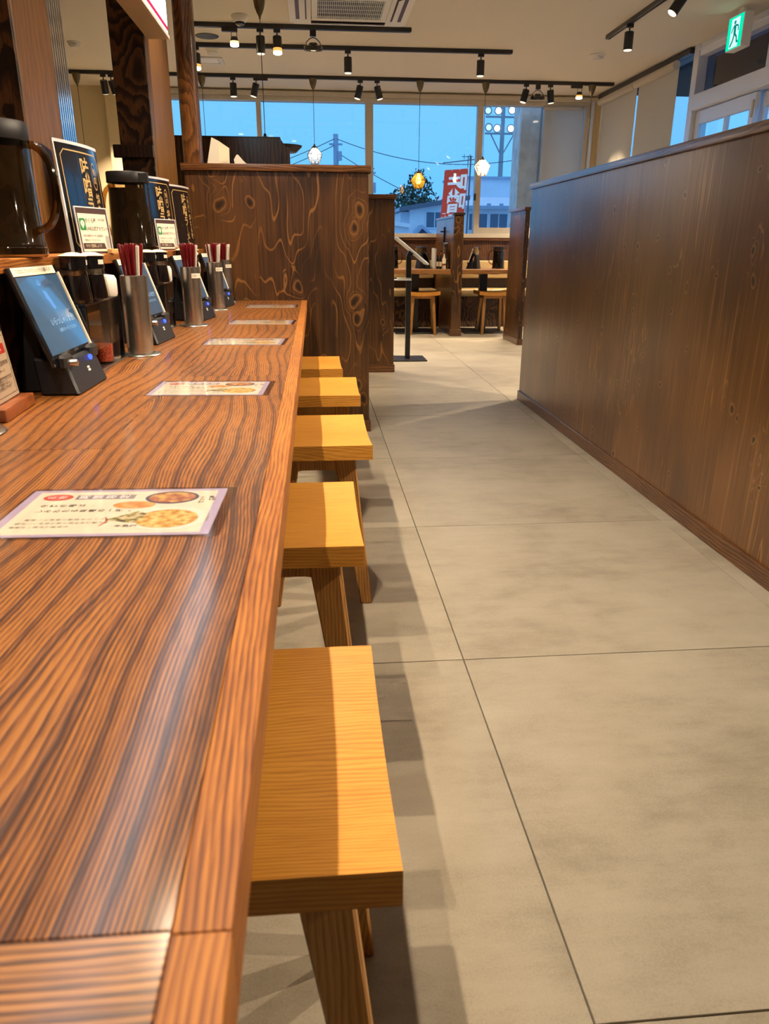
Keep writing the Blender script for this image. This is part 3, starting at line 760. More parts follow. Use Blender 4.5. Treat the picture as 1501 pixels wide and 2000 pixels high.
# ------------------------------------------------------------------ chopstick holders and chopsticks
def make_holder(label, group, tape=True):
    t = thing('chopstick_holder', label, 'holder', group=group)
    part('base_disc', 'steel', t, LA([(0, 0), (.052, 0), (.0535, .0015), (.052, .004), (0, .0055)], 36))
    part('cylinder', 'steel', t, LA([(.0, .006), (.034, .005), (.034, .203), (.0325, .204), (.0320, .203), (.032, .05), (0, .05)], 36))
    return t
def tape(h):
    def fn(u, v): a = R(-62+75*u); return (.0345*math.cos(a), .0345*math.sin(a), .166+.016*v)
    tp = part('label_tape', 'paper', h, GRID(fn, 10, 1))
    def lf(x, y): a = x/.0347; return (.0347*math.cos(a-R(24)), .0347*math.sin(a-R(24)), .174+y)
    lettering('lettering', 'ink', tp, TX('ご自由にどうぞ', .0062, lf))
HG = 'steel chopstick holders along the counter'
HL = 'brushed steel chopstick holder on the counter, %s the knotty end partition'
stick_me = mk(LA([(0, 0), (.0024, 0), (.0042, .205), (.0040, .226), (.0025, .2295), (0, .230)], 8)); stick_me.materials.append(M['red'])
wrap_me = mk(B(-.0052, .0052, -.0022, .0022, 0, .225, .001)); wrap_me.materials.append(M['paper'])
hold = [(-.470, 2.08, 3), (-.440, 2.83, 2), (-.440, 3.52, 1), (-.452, 4.02, 0)]
hp = make_holder('brushed steel chopstick holder on the counter beside the small card stand', HG); hp.location = (-.545, 1.195, HC)
rnd = random.Random(3)
for hi, (hx_, hy_, od) in enumerate(hold):
    h = dup(hp, (hx_, hy_, HC), R(-14), HL % nth(od), HG)
    if hi > 0: tape(h)
    ord_txt = ['in the steel holder %s the knotty end partition' % nth(od)][0]
    spots = [(0.0, 0.0)] + [(.011, a) for a in range(0, 360, 72)] + [(.0225, a+13) for a in range(0, 360, 28)]
    nwrap = (2, 1, 4, 4)[hi]
    wr_idx = set(rnd.sample(range(8, len(spots)), nwrap))
    for k, (rr, a) in enumerate(spots):
        ca, sa = math.cos(R(a)), math.sin(R(a))
        tl = rr/.0225*.115
        if k in wr_idx:
            o = part('wrapped_chopsticks', 'paper', None, wrap_me); nm = 'paper-wrapped chopsticks standing '
            g = 'wrapped chopsticks in holder %d from the partition' % (od+1); cat = 'chopsticks'
        else:
            o = part('chopstick', 'red', None, stick_me); nm = 'glossy dark red chopstick standing '
            g = 'red chopsticks in holder %d from the partition' % (od+1); cat = 'chopstick'
        ax = Vector((-sa, ca, 0)); q = Matrix.Rotation(tl, 4, ax) @ Matrix.Rotation(R(a), 4, 'Z')
        o.rotation_euler = q.to_euler()
        r0 = max(0, rr*.86-math.sin(tl)*.15)
        o.location = (hx_+ca*r0, hy_+sa*r0, HC+.0505+rnd.uniform(-.0, .004))
        tag(o, nm+ord_txt, cat, g)

# ------------------------------------------------------------------ small card stand
def card_stand(label, loc, rz, w_, h_, group=None, bar=True):
    """acrylic card leaning back, facing +x"""
    t = thing('card_stand', label, 'card stand', loc, rz, group)
    if bar: part('base_bar', 'cardbase', t, B(-.016, .016, -w_/2-.012, w_/2+.012, 0, .022, .004, 2))
    MT = Matrix.Translation((-.004, 0, .012 if bar else .002)) @ Matrix.Rotation(R(-7), 4, 'Y')
    bk = part('back_card', 'brownp', t, XF(MT, B(-.002, 0, -w_/2, w_/2, 0, h_)))
    cr = part('card', 'cardcream', t, XF(MT, B(.0, .0006, -w_/2+.004, w_/2-.004, .012, h_-.026)))
    hd = part('header', 'redcard', cr, XF(MT, B(.0006, .0009, -w_/2+.012, w_/2-.016, h_-.062, h_-.045)))
    P = lambda d, y, z: MT @ Vector((d, y, z))
    a, b_, c_, d_ = -w_/2+.010, w_/2-.010, .018, h_-.033
    part('rule_frame', 'brownp', cr, XF(MT, B(.0006, .0008, a, b_, c_, c_+.001), B(.0006, .0008, a, b_, d_, d_+.001), B(.0006, .0008, a, a+.001, c_, d_), B(.0006, .0008, b_-.001, b_, c_, d_), B(.0006, .0008, a+.006, b_-.006, .049, .0495)))
    lettering('header_lettering', 'whitep', hd, TX('限定アイテム', .0125*w_/.14, lambda x, y: P(.0011, x, y+h_-.0535), .01))
    zz = h_-.078
    for s, sz in (('トッピング・大盛無料増', .0095), ('いずれか一つ', .0090), ('ライス・麺かための方は', .0095), ('お申し付けください', .0100)):
        lettering('lettering', 'brownp', cr, TX(s, sz*w_/.14, lambda x, y, q=zz: P(.0009, x, y+q))); zz -= .0135*h_/.165
    lettering('lettering', 'brownp', cr, TX('数量限定につき', .0070*w_/.14, lambda x, y: P(.0009, x, y+.041)), TX('売切れの場合がございます', .0062*w_/.14, lambda x, y: P(.0009, x, y+.031)))
    part('cover', 'acrylic', t, XF(MT, B(.0016, .0028, -w_/2-.001, w_/2+.001, 0, h_+.001)))
    return t
card_stand('small promotional card in a red-brown wooden bar beside the tablet farthest from the partition', (-.535, 1.345, HC), R(3), .135, .150)

# ------------------------------------------------------------------ condiment sets
CG = 'soy cruets on the condiment stands'
def make_cruet(label, group, liquid='soy'):
    t = thing('sauce_cruet', label, 'bottle', group=group)
    part('glass', 'cruetglass', t, LA([(0, 0), (.030, 0), (.033, .004), (.033, .012), (.028, .060), (.026, .070), (.0265, .074)], 24))
    part('sauce', liquid, t, LA([(0, .004), (.0285, .005), (.0295, .012), (.0245, .058), (0, .060)], 24))
    cp = part('cap', 'blackgloss', t, LA([(.027, .070), (.0285, .071), (.0285, .096), (.027, .098), (0, .098)], 24))
    part('cap_glare', 'cream', cp, LA([(.030, .0975), (.031, .099), (.012, .1055), (0, .1065)], 24))  # glare on the black cap, put into a cream cone
    part('cap_label', 'paper', cp, GRID(lambda u, v: (.0287*math.cos(R(-18+36*u)), .0287*math.sin(R(-18+36*u)), .080+.010*v), 5, 1))
    return t
cr0 = make_cruet('soy sauce cruet on the condiment stand, first from the tablet farthest from the partition', CG)
cr0.location = (-.509, 1.85, .873); cr0.rotation_euler = (0, 0, R(-25))
def stand(y0, label, od):
    t = thing('condiment_stand', label, 'stand', (-.548, y0, HC), group='black condiment stands on the counter')
    part('top_shelf', 'blackgloss', t, B(-.045, .048, -.175, .135, .150, .156, .001))
    part('side_panel', 'blackgloss', t, B(-.045, .046, -.175, -.170, 0, .150, .001)); part('side_panel', 'blackgloss', t, B(-.045, .046, .130, .135, 0, .150, .001))
    part('bottom_shelf', 'steel', t, B(-.045, .052, -.175, .135, 0, .004, .001))
    part('front_lip', 'acrylic', t, B(.046, .048, -.17, .13, .05, .15))
    part('back_panel', 'blackgloss', t, B(-.045, -.040, -.170, .130, .004, .150))
    return t
sets = [1.91, 2.68, 3.375]
for si, y0 in enumerate(sets):
    od = 2-si
    stand(y0, 'black two-tier condiment stand, %s the knotty end partition' % nth(od), od)
    where = 'on the condiment stand %s the knotty end partition' % nth(od)
    if si: dup(cr0, (-.505, y0-.06, .873), R(-25), 'soy sauce cruet with black cap '+where, CG)
    else: cr0['label'] = 'soy sauce cruet with black cap '+where
    o = dup(cr0, (-.5275, y0-.132, .873), R(10), 'ledge-side soy cruet '+where, CG)
    # tumbler of chilli in the lower tier
    g = thing('spice_tumbler', 'clear tumbler of red chilli flakes in the lower tier, stand %s the partition' % nth(od), 'tumbler', (-.525, y0+.0, HC+.0045))
    part('glass', 'acrylic', g, LA([(0, 0), (.026, 0), (.030, .085), (.0285, .085), (.0248, .004), (0, .004)], 20))
    part('chilli', 'chilli', g, LA([(0, .0045), (.0242, .0045), (.026, .045), (0, .047)], 20))
    g = thing('tumbler', 'empty clear tumbler in the lower tier, stand %s the partition' % nth(od), 'tumbler', (-.527, y0+.075, HC+.0045))
    part('glass', 'acrylic', g, LA([(0, 0), (.026, 0), (.030, .085), (.0285, .085), (.0248, .004), (0, .004)], 20))
    part('base_ring', 'steel', g, LA([(.0, -.0), (.0262, .0), (.0268, .006), (.0, .006)], 20))
    # toothpick pot, spoon box and pine block
    g = thing('toothpick_pot', 'white rounded toothpick pot '+where, 'pot', (-.520, y0+.085, .873))
    part('pot', 'white', g, LA([(0, 0), (.024, 0), (.027, .006), (.027, .040), (.022, .050), (0, .053)], 22))
    part('lid_hole', 'blackmat', g, CY(0, 0, .0525, .0545, .004, seg=10))
    g = thing('seasoning_jar', 'dark glass seasoning jar '+where, 'jar', (-.532, y0+.020, .873))
    part('jar', 'soy', g, LA([(0, 0), (.022, 0), (.0235, .004), (.0235, .052), (.020, .058), (0, .058)], 20))
    part('lid', 'steel', g, LA([(.0, .058), (.0225, .058), (.0225, .078), (.0, .079)], 20))
    part('label', 'greyp', g, GRID(lambda u, v: (.0238*math.cos(R(-60+100*u)), .0238*math.sin(R(-60+100*u)), .014+.026*v), 8, 1))
    if si < 2:
        g = card_stand('narrow seasoning card with red header beside holder %s the knotty end partition' % ['fourth from', 'third from'][si], (-.548, y0+.168, HC), R(-4), .050, .150, bar=False)

# ------------------------------------------------------------------ water jugs on the ledge
def make_jug(label, group):
    t = thing('water_jug', label, 'jug', group=group)
    part('glass', 'jugglass', t, LA([(0, 0), (.070, 0), (.074, .005), (.074, .018), (.0725, .020), (.0725, .026), (.070, .030), (.064, .200), (.0635, .214)], 36))
    part('tea', 'jugtea', t, LA([(0, .006), (.069, .006), (.0665, .032), (.0615, .196), (0, .197)], 36))
    part('lid', 'blackmat', t, LA([(.0660, .212), (.0670, .214), (.0670, .243), (.0655, .2455), (0, .246)], 36))
    hp = []
    for k in range(13):
        a = R(90-180*k/12); hp.append((.062+.056*max(0, math.cos(a))**.7, 0, .128+.078*math.sin(a)))
    part('handle', 'handleglass', t, TU(hp, [.0078]*13, 10))
    part('spout', 'blackmat', t, PR([(-.064, -.02), (-.084, 0), (-.064, .02)], 'z', .214, .240))
    return t
JG = 'smoky water jugs on the ledge'
jg = make_jug('smoky dark water jug on the ledge, in front of the fluted pillar', JG); jg.location = (-.612, 1.65, .971); jg.rotation_euler = (0, 0, R(-12))
dup(jg, (-.605, 2.74, .971), R(150), 'smoky dark water jug on the ledge, between the first two black signs', JG)

# ------------------------------------------------------------------ curved black signs on the ledge (facing +x)
def make_sign(label, group):
    t = thing('curved_sign', label, 'sign', group=group)
    W, Hh, bul = .26, .282, .014
    def S(u, v, d=0.0):          # u -W/2..W/2, v 0..H
        k = 1-(2*u/W)**2
        return (bul*k-.006+d-.02*v/Hh, u, v)
    part('panel', 'blackgloss', t, GRID(lambda u, v: S(-W/2+W*u, Hh*v), 18, 2, (-.004, 0, 0)))
    part('edge_trim', 'alu', t, GRID(lambda u, v: S(-W/2+W*u, Hh-.006+.008*v, .0015), 18, 1, (-.007, 0, 0)), GRID(lambda u, v: S(-W/2-.002+.005*u, Hh*v, .0015), 1, 2, (-.006, 0, 0)))
    lw, i, c = .0035, .019, .018
    def strip(u0, u1, v0, v1, n=10): return GRID(lambda u, v: S(u0+(u1-u0)*u, v0+(v1-v0)*v, .0006), n, 1)
    def dia(ua, va, ub, vb): return GRID(lambda u, v: S(ua+(ub-ua)*u, va+(vb-va)*u+lw*1.3*(v-.5), .0006), 2, 1)
    L0, L1, T0, T1 = -W/2+i, W/2-i, .012, Hh-i
    lettering('gold_frame', 'gold', t, strip(L0+c, L1-c, T1-lw, T1), strip(L0+c, L1-c, T0, T0+lw), strip(L0, L0+lw, T0+c, T1-c, 1), strip(L1-lw, L1, T0+c, T1-c, 1),
        dia(L0, T1-c, L0+c, T1-lw/2), dia(L1-c, T1-lw/2, L1, T1-c), dia(L0, T0+c, L0+c, T0+lw/2), dia(L1-c, T0+lw/2, L1, T0+c))
    fs = []
    vv = Hh-.062
    for ch, sz, stp in (('味', .054, .050), ('噌', .054, .046), ('ラ', .046, .036), ('｜', .034, .032), ('メ', .042, .036), ('ン', .042, .04)):
        fs.append(TX(ch, sz, lambda x, y, q=vv: S(.004+x, q+y, .0008), .022)); vv -= stp
    lettering('lettering', 'gold', t, *fs)
    fs = []
    vv = Hh-.138
    for ch in '純なる味': fs.append(TX(ch, .030, lambda x, y, q=vv: S(.066+x, q+y, .0008), .02)); vv -= .028
    fs += [TX('熟', .020, lambda x, y: S(.066+x, Hh-.066+y, .0008), .01), TX('成', .020, lambda x, y: S(.066+x, Hh-.088+y, .0008), .01)]
    def ring(u, v):
        a = 2*math.pi*u; k = 1+.10*v
        return S(.066+.017*k*math.cos(a), Hh-.077+.033*k*math.sin(a), .0007)
    lettering('small_lettering', 'gold', t, *fs, GRID(ring, 24, 1))
    part('foot', 'blackmat', t, B(-.05, .012, -.04, .04, 0, .004, .001), B(-.05, -.044, -.03, .03, .004, .10, .001))
    return t
GG = 'black ramen signs on the ledge'
GL = 'black curved ramen sign with gold lettering on the ledge, %s the knotty end partition'
sg = make_sign(GL % nth(2), GG); sg.location = (-.622, 2.33, .971); sg.rotation_euler = (0, 0, R(-9))
dup(sg, (-.630, 3.43, .971), R(-18), GL % nth(1), GG); dup(sg, (-.610, 3.93, .971), R(-12), GL % nth(0), GG)
def line_card(loc, rz, label):
    t = thing('info_card', label, 'card', loc, rz, 'messaging account cards on the ledge')
    w_, h_ = .150, .115
    MT = Matrix.Rotation(R(-5), 4, 'Y')
    P = lambda d, y, z: MT @ Vector((d, y, z))
    part('back_card', 'brownp', t, XF(MT, B(-.002, 0, -w_/2, w_/2, .0, h_)))
    part('clear_edge', 'alu', t, XF(MT, B(-.002, .001, -w_/2-.003, -w_/2, 0, h_+.003), B(-.002, .001, w_/2, w_/2+.003, 0, h_+.003), B(-.002, .001, -w_/2, w_/2, h_, h_+.003)))
    c = part('card', 'paper', t, XF(MT, B(0, .0006, -w_/2+.007, w_/2-.007, .006, h_-.014)))
    ic = []
    for cx, cy, a0 in ((1, 1, 0), (-1, 1, 90), (-1, -1, 180), (1, -1, 270)):
        ic += [(-.052+cx*.009+.005*math.cos(R(a0+d)), .074+cy*.010+.005*math.sin(R(a0+d))) for d in (0, 45, 90)]
    lg = part('logo', 'green', c, XF(MT, PR(ic, 'x', .0006, .0008)))
    part('speech_bubble', 'whitep', lg, XF(MT, PR([(-.052+.009*math.cos(R(a)), .076+.008*math.sin(R(a))) for a in range(0, 360, 24)], 'x', .0008, .0010), PR([(-.058, .071), (-.046, .071), (-.053, .063)], 'x', .0008, .0010)))
    lettering('logo_lettering', 'green', lg, TX('LINE', .0052, lambda x, y: P(.0012, x-.052, y+.0765)))
    lettering('lettering', 'ink', c, TX('かくら屋', .013, lambda x, y: P(.0009, x-.012, y+.083), .01), TX('友だち募集', .0065, lambda x, y: P(.0009, x+.042, y+.086)), TX('LINE公式アカウント', .0118, lambda x, y: P(.0009, x+.015, y+.063), .012),
        TX('お得な情報やクーポンを配信中', .0068, lambda x, y: P(.0009, x-.012, y+.045)), TX('登録はとってもカンタン', .0068, lambda x, y: P(.0009, x-.018, y+.034)))
    bn = part('banner_strip', 'brownp', c, XF(MT, PR([(-.066, .012), (.044, .012), (.038, .027), (-.066, .027)], 'x', .0006, .0008)))
    lettering('banner_lettering', 'cream', bn, TX('今すぐ登録しよう！', .0092, lambda x, y: P(.0010, x-.014, y+.0195)))
    part('phone_picture', 'blind_grey', c, XF(MT, B(.0006, .0008, .048, .067, .010, .046)))
    part('pine_foot', 'lightwood', t, B(-.010, .014, .045, .080, 0, .012, .001))
    return t
line_card((-.583, 2.205, .971), R(-16), 'small card with green messaging logo before the sign farthest from the partition')
line_card((-.583, 3.27, .971), R(-20), 'small card with green messaging logo before the middle black sign')

# ================================================================== ceiling fixtures
def rail(name_label, p0, p1):
    a, b = Vector(p0), Vector(p1); c = (a+b)/2; L = (b-a).length/2
    t = thing('track_rail', name_label, 'lighting track', (c.x, c.y, ZC), math.atan2((b-a).y, (b-a).x))
    part('channel', 'black', t, B(-L, L, -.018, -.006, -.034, 0), B(-L, L, .006, .018, -.034, 0), B(-L, L, -.006, .006, -.010, 0))
    for s in (-1, 1): part('end_cap', 'black', t, B(min(s*L, s*(L+.012)), max(s*L, s*(L+.012)), -.018, .018, -.031, 0, .001))
    return t
T1, T2, T3, XT = 7.28, 7.95, 9.275, 2.605
rail('black ceiling track beside the air conditioner', (-1.0, T1, 0), (.86, T1-.01, 0))
rail('black ceiling track running between the air conditioner track and the window track', (-1.10, T2+.015, 0), (1.90, T2-.02, 0))
rail('long black ceiling track carrying pendants along the window', (-4.1, T3, 0), (3.41, T3, 0))
rail('short black ceiling track above the long partition side', (XT, -1.0, 0), (XT, 7.31, 0))
rail('black ceiling track above the counter edge', (-.44, -.6, 0), (-.44, 3.9, 0))

def spotlight(x, y, tilt, az, lit, label, group, watts, cat='spotlight', beam=75):
    """cylinder spotlight under a track; tilt from straight down towards azimuth az (degrees)"""
    t = thing('spotlight', label, cat, (x, y, ZC-.030), 0, group)
    part('adapter', 'black', t, B(-.028, .028, -.014, .014, -.030, 0, .002))
    part('stem', 'black', t, CY(0, 0, -.062, -.030, .006, seg=10))
    MT = Matrix.Translation((0, 0, -.062)) @ Matrix.Rotation(R(az), 4, 'Z') @ Matrix.Rotation(R(-tilt), 4, 'Y')
    if lit:
        b = part('head', 'black', t, XF(MT, LA([(0, .004), (.033, .004), (.037, 0), (.037, -.086), (.034, -.088), (0, -.088)], 20)))
        part('glow_collar', 'amber', b, XF(MT, LA([(.034, -.086), (.0372, -.087), (.0372, -.112), (.034, -.113)], 20)))
        part('lens', 'lens_on', b, XF(MT, LA([(.0365, -.112), (.0365, -.124), (.030, -.128), (0, -.129)], 20)))
    else:
        b = part('head', 'black', t, XF(MT, LA([(0, .004), (.033, .004), (.037, 0), (.037, -.124), (.035, -.126), (.033, -.124), (.032, -.105), (0, -.105)], 20)))
        part('lens', 'lens_dim', b, XF(MT, LA([(0, -.106), (.0325, -.106), (.0325, -.127), (.029, -.130), (0, -.130)], 20)))
    if watts:
        s = spot(t, (0, 0, 0), watts, beam); s.matrix_local = MT @ Matrix.Translation((0, 0, -.137))
    return t
def bracket_lamp(x, y, mat, label, group, watts):
    """bare lamp in a wire bracket"""
    t = thing('spotlight', label, 'spotlight', (x, y, ZC-.030), 0, group)
    part('adapter', 'black', t, B(-.10, .03, -.016, .016, -.034, 0, .002))
    part('bracket', 'black', t, TU([(-.026, 0, -.10), (-.022, 0, -.036), (.022, 0, -.036), (.026, 0, -.10)], .003, 6))
    h = part('head', 'black', t, LA([(0, -.068), (.024, -.07), (.031, -.085), (.033, -.118), (.029, -.118), (.026, -.105), (0, -.105)], 20))
    part('reflector', mat, h, LA([(.0335, -.102), (.036, -.106), (.036, -.122)], 20))
    part('lens', 'lens_on', h, LA([(.036, -.122), (.035, -.134), (.030, -.138), (0, -.139)], 20))
    if watts: spot(t, (0, 0, -.146), watts, 90)
    return t
def ring_lamp(x, y, label):
    """wide black reflector lamp on a yoke"""
    t = thing('ring_spotlight', label, 'spotlight', (x, y, ZC-.030))
    part('adapter', 'black', t, B(-.026, .026, -.016, .016, -.052, 0, .002))
    part('yoke', 'black', t, TU([(-.062, 0, -.125), (-.058, 0, -.095), (-.03, 0, -.068), (0, 0, -.058), (.03, 0, -.068), (.058, 0, -.095), (.062, 0, -.125)], .004, 6))
    MT = Matrix.Translation((0, 0, -.125)) @ Matrix.Rotation(R(8), 4, 'X')
    h = part('head', 'blackgloss', t, XF(MT, LA([(0, .028), (.03, .028), (.045, .012), (.075, .004), (.080, -.006), (.080, -.026), (.074, -.032), (.064, -.028), (.05, -.014), (0, -.014)], 28)))
    part('lens', 'lens_dim', h, XF(MT, LA([(0, -.030), (.020, -.030), (.020, -.0155), (0, -.0155)], 16)))
    return t
def px_x(px, Y, z=2.62):
    """x of the point at depth Y and height z seen in picture column px"""
    d = fw + (px-750.5)/1452.5*rt2
    best = None
    py = 100.
    for _ in range(30):
        v = d - (py-1000)/1452.5*up2
        zz = 1+v.z/v.y*Y; py += (zz-z)*120
    return v.x/v.y*Y
A = 'black spotlight on the air conditioner track'
bracket_lamp(px_x(457, T1), T1, 'lens_yellow', 'wire-bracket lamp with yellow glow on the air conditioner track', None, TRACK_W)
spotlight(px_x(508, T1), T1, 0, 0, False, 'unlit-looking black cylinder spotlight between the bracket lamp and the bright spotlight', None, 0)
spotlight(px_x(541, T1), T1, 6, -90, True, 'bright cylinder spotlight on the air conditioner track', None, TRACK_W)
ring_lamp(px_x(611, T1), T1, 'wide black reflector lamp on a yoke beside the air conditioner')
spotlight(px_x(383, T2+.01), T2+.01, 4, -90, True, 'bright cylinder spotlight on the middle track beside the lacquered post', None, TRACK_W)
spotlight(px_x(679, T2), T2, 0, 0, False, 'black cylinder spotlight at the middle of the middle track', None, TRACK_W)
spotlight(px_x(938, T2), T2-.01, 0, 0, False, 'black cylinder spotlight near the free end of the middle track', None, TRACK_W)
G3 = 'cylinder spotlights on the window track'
for pxx, tl, az, l in ((202, 22, 90, 'wall-facing cylinder spotlight on the window track between the two pillars'), (217, 24, 60, 'tilted cylinder spotlight on the window track between the two pillars'),
        (455, 0, 0, 'straight cylinder spotlight on the window track above the serving unit'), (500, 16, 180, 'tilted cylinder spotlight beside the transformer box on the window track'),
        (703, 15, 180, 'cylinder spotlight at the wide mullion tilted to the serving unit'), (736, 15, 0, 'cylinder spotlight at the wide mullion tilted to the entrance'),
        (1027, 14, 180, 'cylinder spotlight beside the wide reflector lamp, tilted away from it'), (1074, 8, 0, 'cylinder spotlight between the wide reflector lamp and the orange lamp')):
    spotlight(px_x(pxx, T3), T3, tl, az, False, l, G3, TRACK_W)
ring_lamp(px_x(1050, T3), T3, 'wide black reflector lamp on a yoke on the window track')
bracket_lamp(px_x(1131, T3), T3, 'amber', 'orange glowing bracket lamp on the window track near the corner', None, TRACK_W*1.5)
t = thing('transformer_box', 'flat black transformer box clipped to the window track', 'transformer', (px_x(513, T3), T3, ZC-.030))
part('case', 'black', t, B(-.075, .055, -.018, .018, -.032, 0, .003)); part('plate', 'alu', t, B(-.05, .055, -.016, .016, -.035, -.032))
spotlight(XT, 6.82, 0, 0, False, 'straight cylinder spotlight near the end of the partition-side track', None, TRACK_W)
spotlight(XT, 5.87, 34, 180, False, 'tilted cylinder spotlight farther along the partition-side track', None, TRACK_W*1.4, beam=80)
spotlight(XT, 5.15, 32, 184, True, 'added fill spotlight above the free end of the long partition', None, AISLE_W*.8, beam=80)  # extra unseen spotlight, added to fill the dark floor past the end partition
for k, (yy, tl) in enumerate(((.3, 38), (1.5, 38), (2.7, 38), (3.9, 36))):
    spotlight(XT, yy, tl, 180, True, 'lit cylinder spotlight on the partition-side track turned to the aisle, %s the entrance' % nth(3-k), 'aisle spotlights on the partition-side track', AISLE_W*(.7, .95, 1.1, 1.1)[k], beam=90)
for k, yy in enumerate((.52, 1.13, 1.78, 2.62, 3.45)):
    spotlight(-.44, yy, 0, 0, True, 'lit cylinder spotlight above the counter, %s the knotty end partition' % nth(4-k), 'spotlights above the counter', COUNTER_W*(.72, .95, 1.05, 1.1, 1.1)[k], beam=104)

# pendants
def pendant(x, y, zb, kind, label):
    t = thing('pendant_lamp', label, 'pendant', (x, y, ZC-.030), 0, 'pendant lamps in the dining room')
    part('canopy', 'brass', t, LA([(0, 0), (.042, 0), (.043, -.012), (.036, -.050), (.022, -.085), (.010, -.105), (.006, -.125), (0, -.13)], 20))
    L = ZC-.030-zb
    part('cord', 'black', t, CY(0, 0, -L+.19, -.12, .0028, seg=8))
    cp = part('socket_cap', 'black', t, LA([(0, -L+.205), (.010, -L+.20), (.012, -L+.185), (.030, -L+.175), (.030, -L+.160), (0, -L+.160)], 16))
    wr = []
    def rg(r, z, n, off=0): return [(r*math.cos(R(360/n*i+off)), r*math.sin(R(360/n*i+off)), -L+z) for i in range(n)]
    if kind == 'ball':
        n = 8; A_, B_, C_ = rg(.030, .165, n), rg(.088, .095, n, 22.5), rg(.050, .0, n)
    elif kind == 'star':
        n = 5; A_, B_, C_ = rg(.028, .170, n), rg(.093, .085, n, 36), rg(.050, .0, n)
    else:
        n = 6; A_, B_, C_ = rg(.028, .170, n), rg(.095, .10, n, 30), rg(.048, .0, n)
    for i in range(n):
        j = (i+1) % n
        wr += [(A_[i], B_[i]), (A_[j], B_[i]), (B_[i], B_[j]), (B_[i], C_[i]), (B_[i], C_[j]), (C_[i], C_[j])]
    part('wire_frame', 'brass' if kind != 'hex' else 'sash', t, *[TU([a, b], .003, 5) for a, b in wr])
    def shell(bm):
        va, vb, vc = ([bm.verts.new(p) for p in q] for q in (A_, B_, C_))
        for i in range(n):
            j = (i+1) % n
            bm.faces.new((va[i], va[j], vb[i])); bm.faces.new((vb[i], va[j], vb[j]))
            bm.faces.new((vb[i], vc[j], vc[i])); bm.faces.new((vb[i], vb[j], vc[j]))
    part('shade', 'ambershade' if kind == 'star' else 'frost', t, shell)
    part('bulb', 'bulb_amber' if kind == 'star' else 'bulb', t, LA([(0, -L+.160), (.013, -L+.155), (.016, -L+.135), (.030, -L+.100), (.032, -L+.080), (.022, -L+.055), (0, -L+.046)], 16))
    return t
pendant(px_x(150, T3), T3, 1.70, 'ball', 'pendant lamp whose cord hangs between the two pillars')
pendant(px_x(394, T3), T3, 1.72, 'ball', 'pendant lamp whose cord hangs behind the paper stand')
pendant(px_x(611, T3), T3, 1.845, 'ball', 'domed wire pendant lamp hanging before the utility pole view')
pendant(px_x(820, T3), T3, 1.60, 'star', 'amber geometric pendant lamp hanging before the tree view')
pendant(px_x(948, T3), T3, 1.745, 'hex', 'clear diamond pendant lamp hanging beside the narrow mullion')
pendant(px_x(1155, T3), T3, 1.55, 'hex', 'pendant lamp hanging in the window corner beside the roller blinds')
pendant(-.355, 6.50, 1.60, 'ball', 'domed wire pendant lamp hanging over the serving unit')

# air conditioner
t = thing('air_conditioner', 'white four-way ceiling cassette air conditioner', 'air conditioner', (.325, 6.655, ZC))
S, c = .475, .05
oct_ = lambda s, c: [(-s+c, -s), (s-c, -s), (s, -s+c), (s, s-c), (s-c, s), (-s+c, s), (-s, s-c), (-s, -s+c)]
def frame(bm):
    o = [bm.verts.new((x, y, 0)) for x, y in oct_(S, c)]; o2 = [bm.verts.new((x, y, -.03)) for x, y in oct_(S-.004, c)]
    i_ = [bm.verts.new((x, y, -.036)) for x, y in oct_(.30, .001)]; i2 = [bm.verts.new((x, y, -.02)) for x, y in oct_(.30, .001)]
    for a, b in ((o, o2), (o2, i_), (i_, i2)):
        for k in range(8): bm.faces.new((a[k], a[(k+1) % 8], b[(k+1) % 8], b[k]))
part('panel', 'acw', t, frame)
gr = part('grille', 'acw', t, B(-.295, .295, -.295, -.245, -.042, -.022, .002), B(-.295, .295, .245, .295, -.042, -.022, .002), B(-.295, -.25, -.245, .245, -.042, -.022, .002), B(.25, .295, -.245, .245, -.042, -.022, .002))
part('filter', 'blackmat', gr, B(-.25, .25, -.245, .245, -.022, -.018))
for k in range(34):
    xx = -.242+k*.01467; part('slat', 'acw', gr, B(xx, xx+.004, -.245, .245, -.040, -.026))
for k in range(5):
    yy = -.2+k*.1; part('cross_bar', 'acw', gr, B(-.25, .25, yy-.0025, yy+.0025, -.0405, -.036))
for a in range(4):
    MT = Matrix.Rotation(R(90*a), 4, 'Z')
    part('outlet', 'brownp', t, XF(MT, B(.335, .42, -.30, .30, -.0365, -.0345)))
    part('vane', 'acw', t, XF(MT, HEX([(.345, -.295, -.050), (.350, -.295, -.050), (.350, .295, -.050), (.345, .295, -.050)], [(.385, -.295, -.037), (.390, -.295, -.037), (.390, .295, -.037), (.385, .295, -.037)])))

# small ceiling devices
def detector(x, y, r, label, name='smoke_detector', cat='smoke detector'):
    t = thing(name, label, cat, (x, y, ZC))
    part('base', 'acw', t, LA([(0, 0), (r, 0), (r*1.02, -.006), (r*.96, -.014), (0, -.014)], 24))
    part('dome', 'white', t, LA([(r*.86, -.014), (r*.80, -.032), (r*.55, -.046), (0, -.050)], 24))
detector(2.77, 8.03, .075, 'white smoke detector above the roller blind side')
detector(-2.13, 8.06, .06, 'white smoke detector between the two pillars')
detector(-.905, 8.22, .065, 'white smoke detector beside the square ceiling vent')
t = thing('dome_camera', 'white dome security camera with dark lens on the ceiling', 'camera', (-.545, 7.05, ZC))
part('base', 'acw', t, LA([(0, 0), (.068, 0), (.068, -.012), (.060, -.030), (.044, -.048), (0, -.05)], 28))
part('lens_dome', 'blackgloss', t, LA([(.040, -.046), (.034, -.062), (.018, -.074), (0, -.078)], 22))
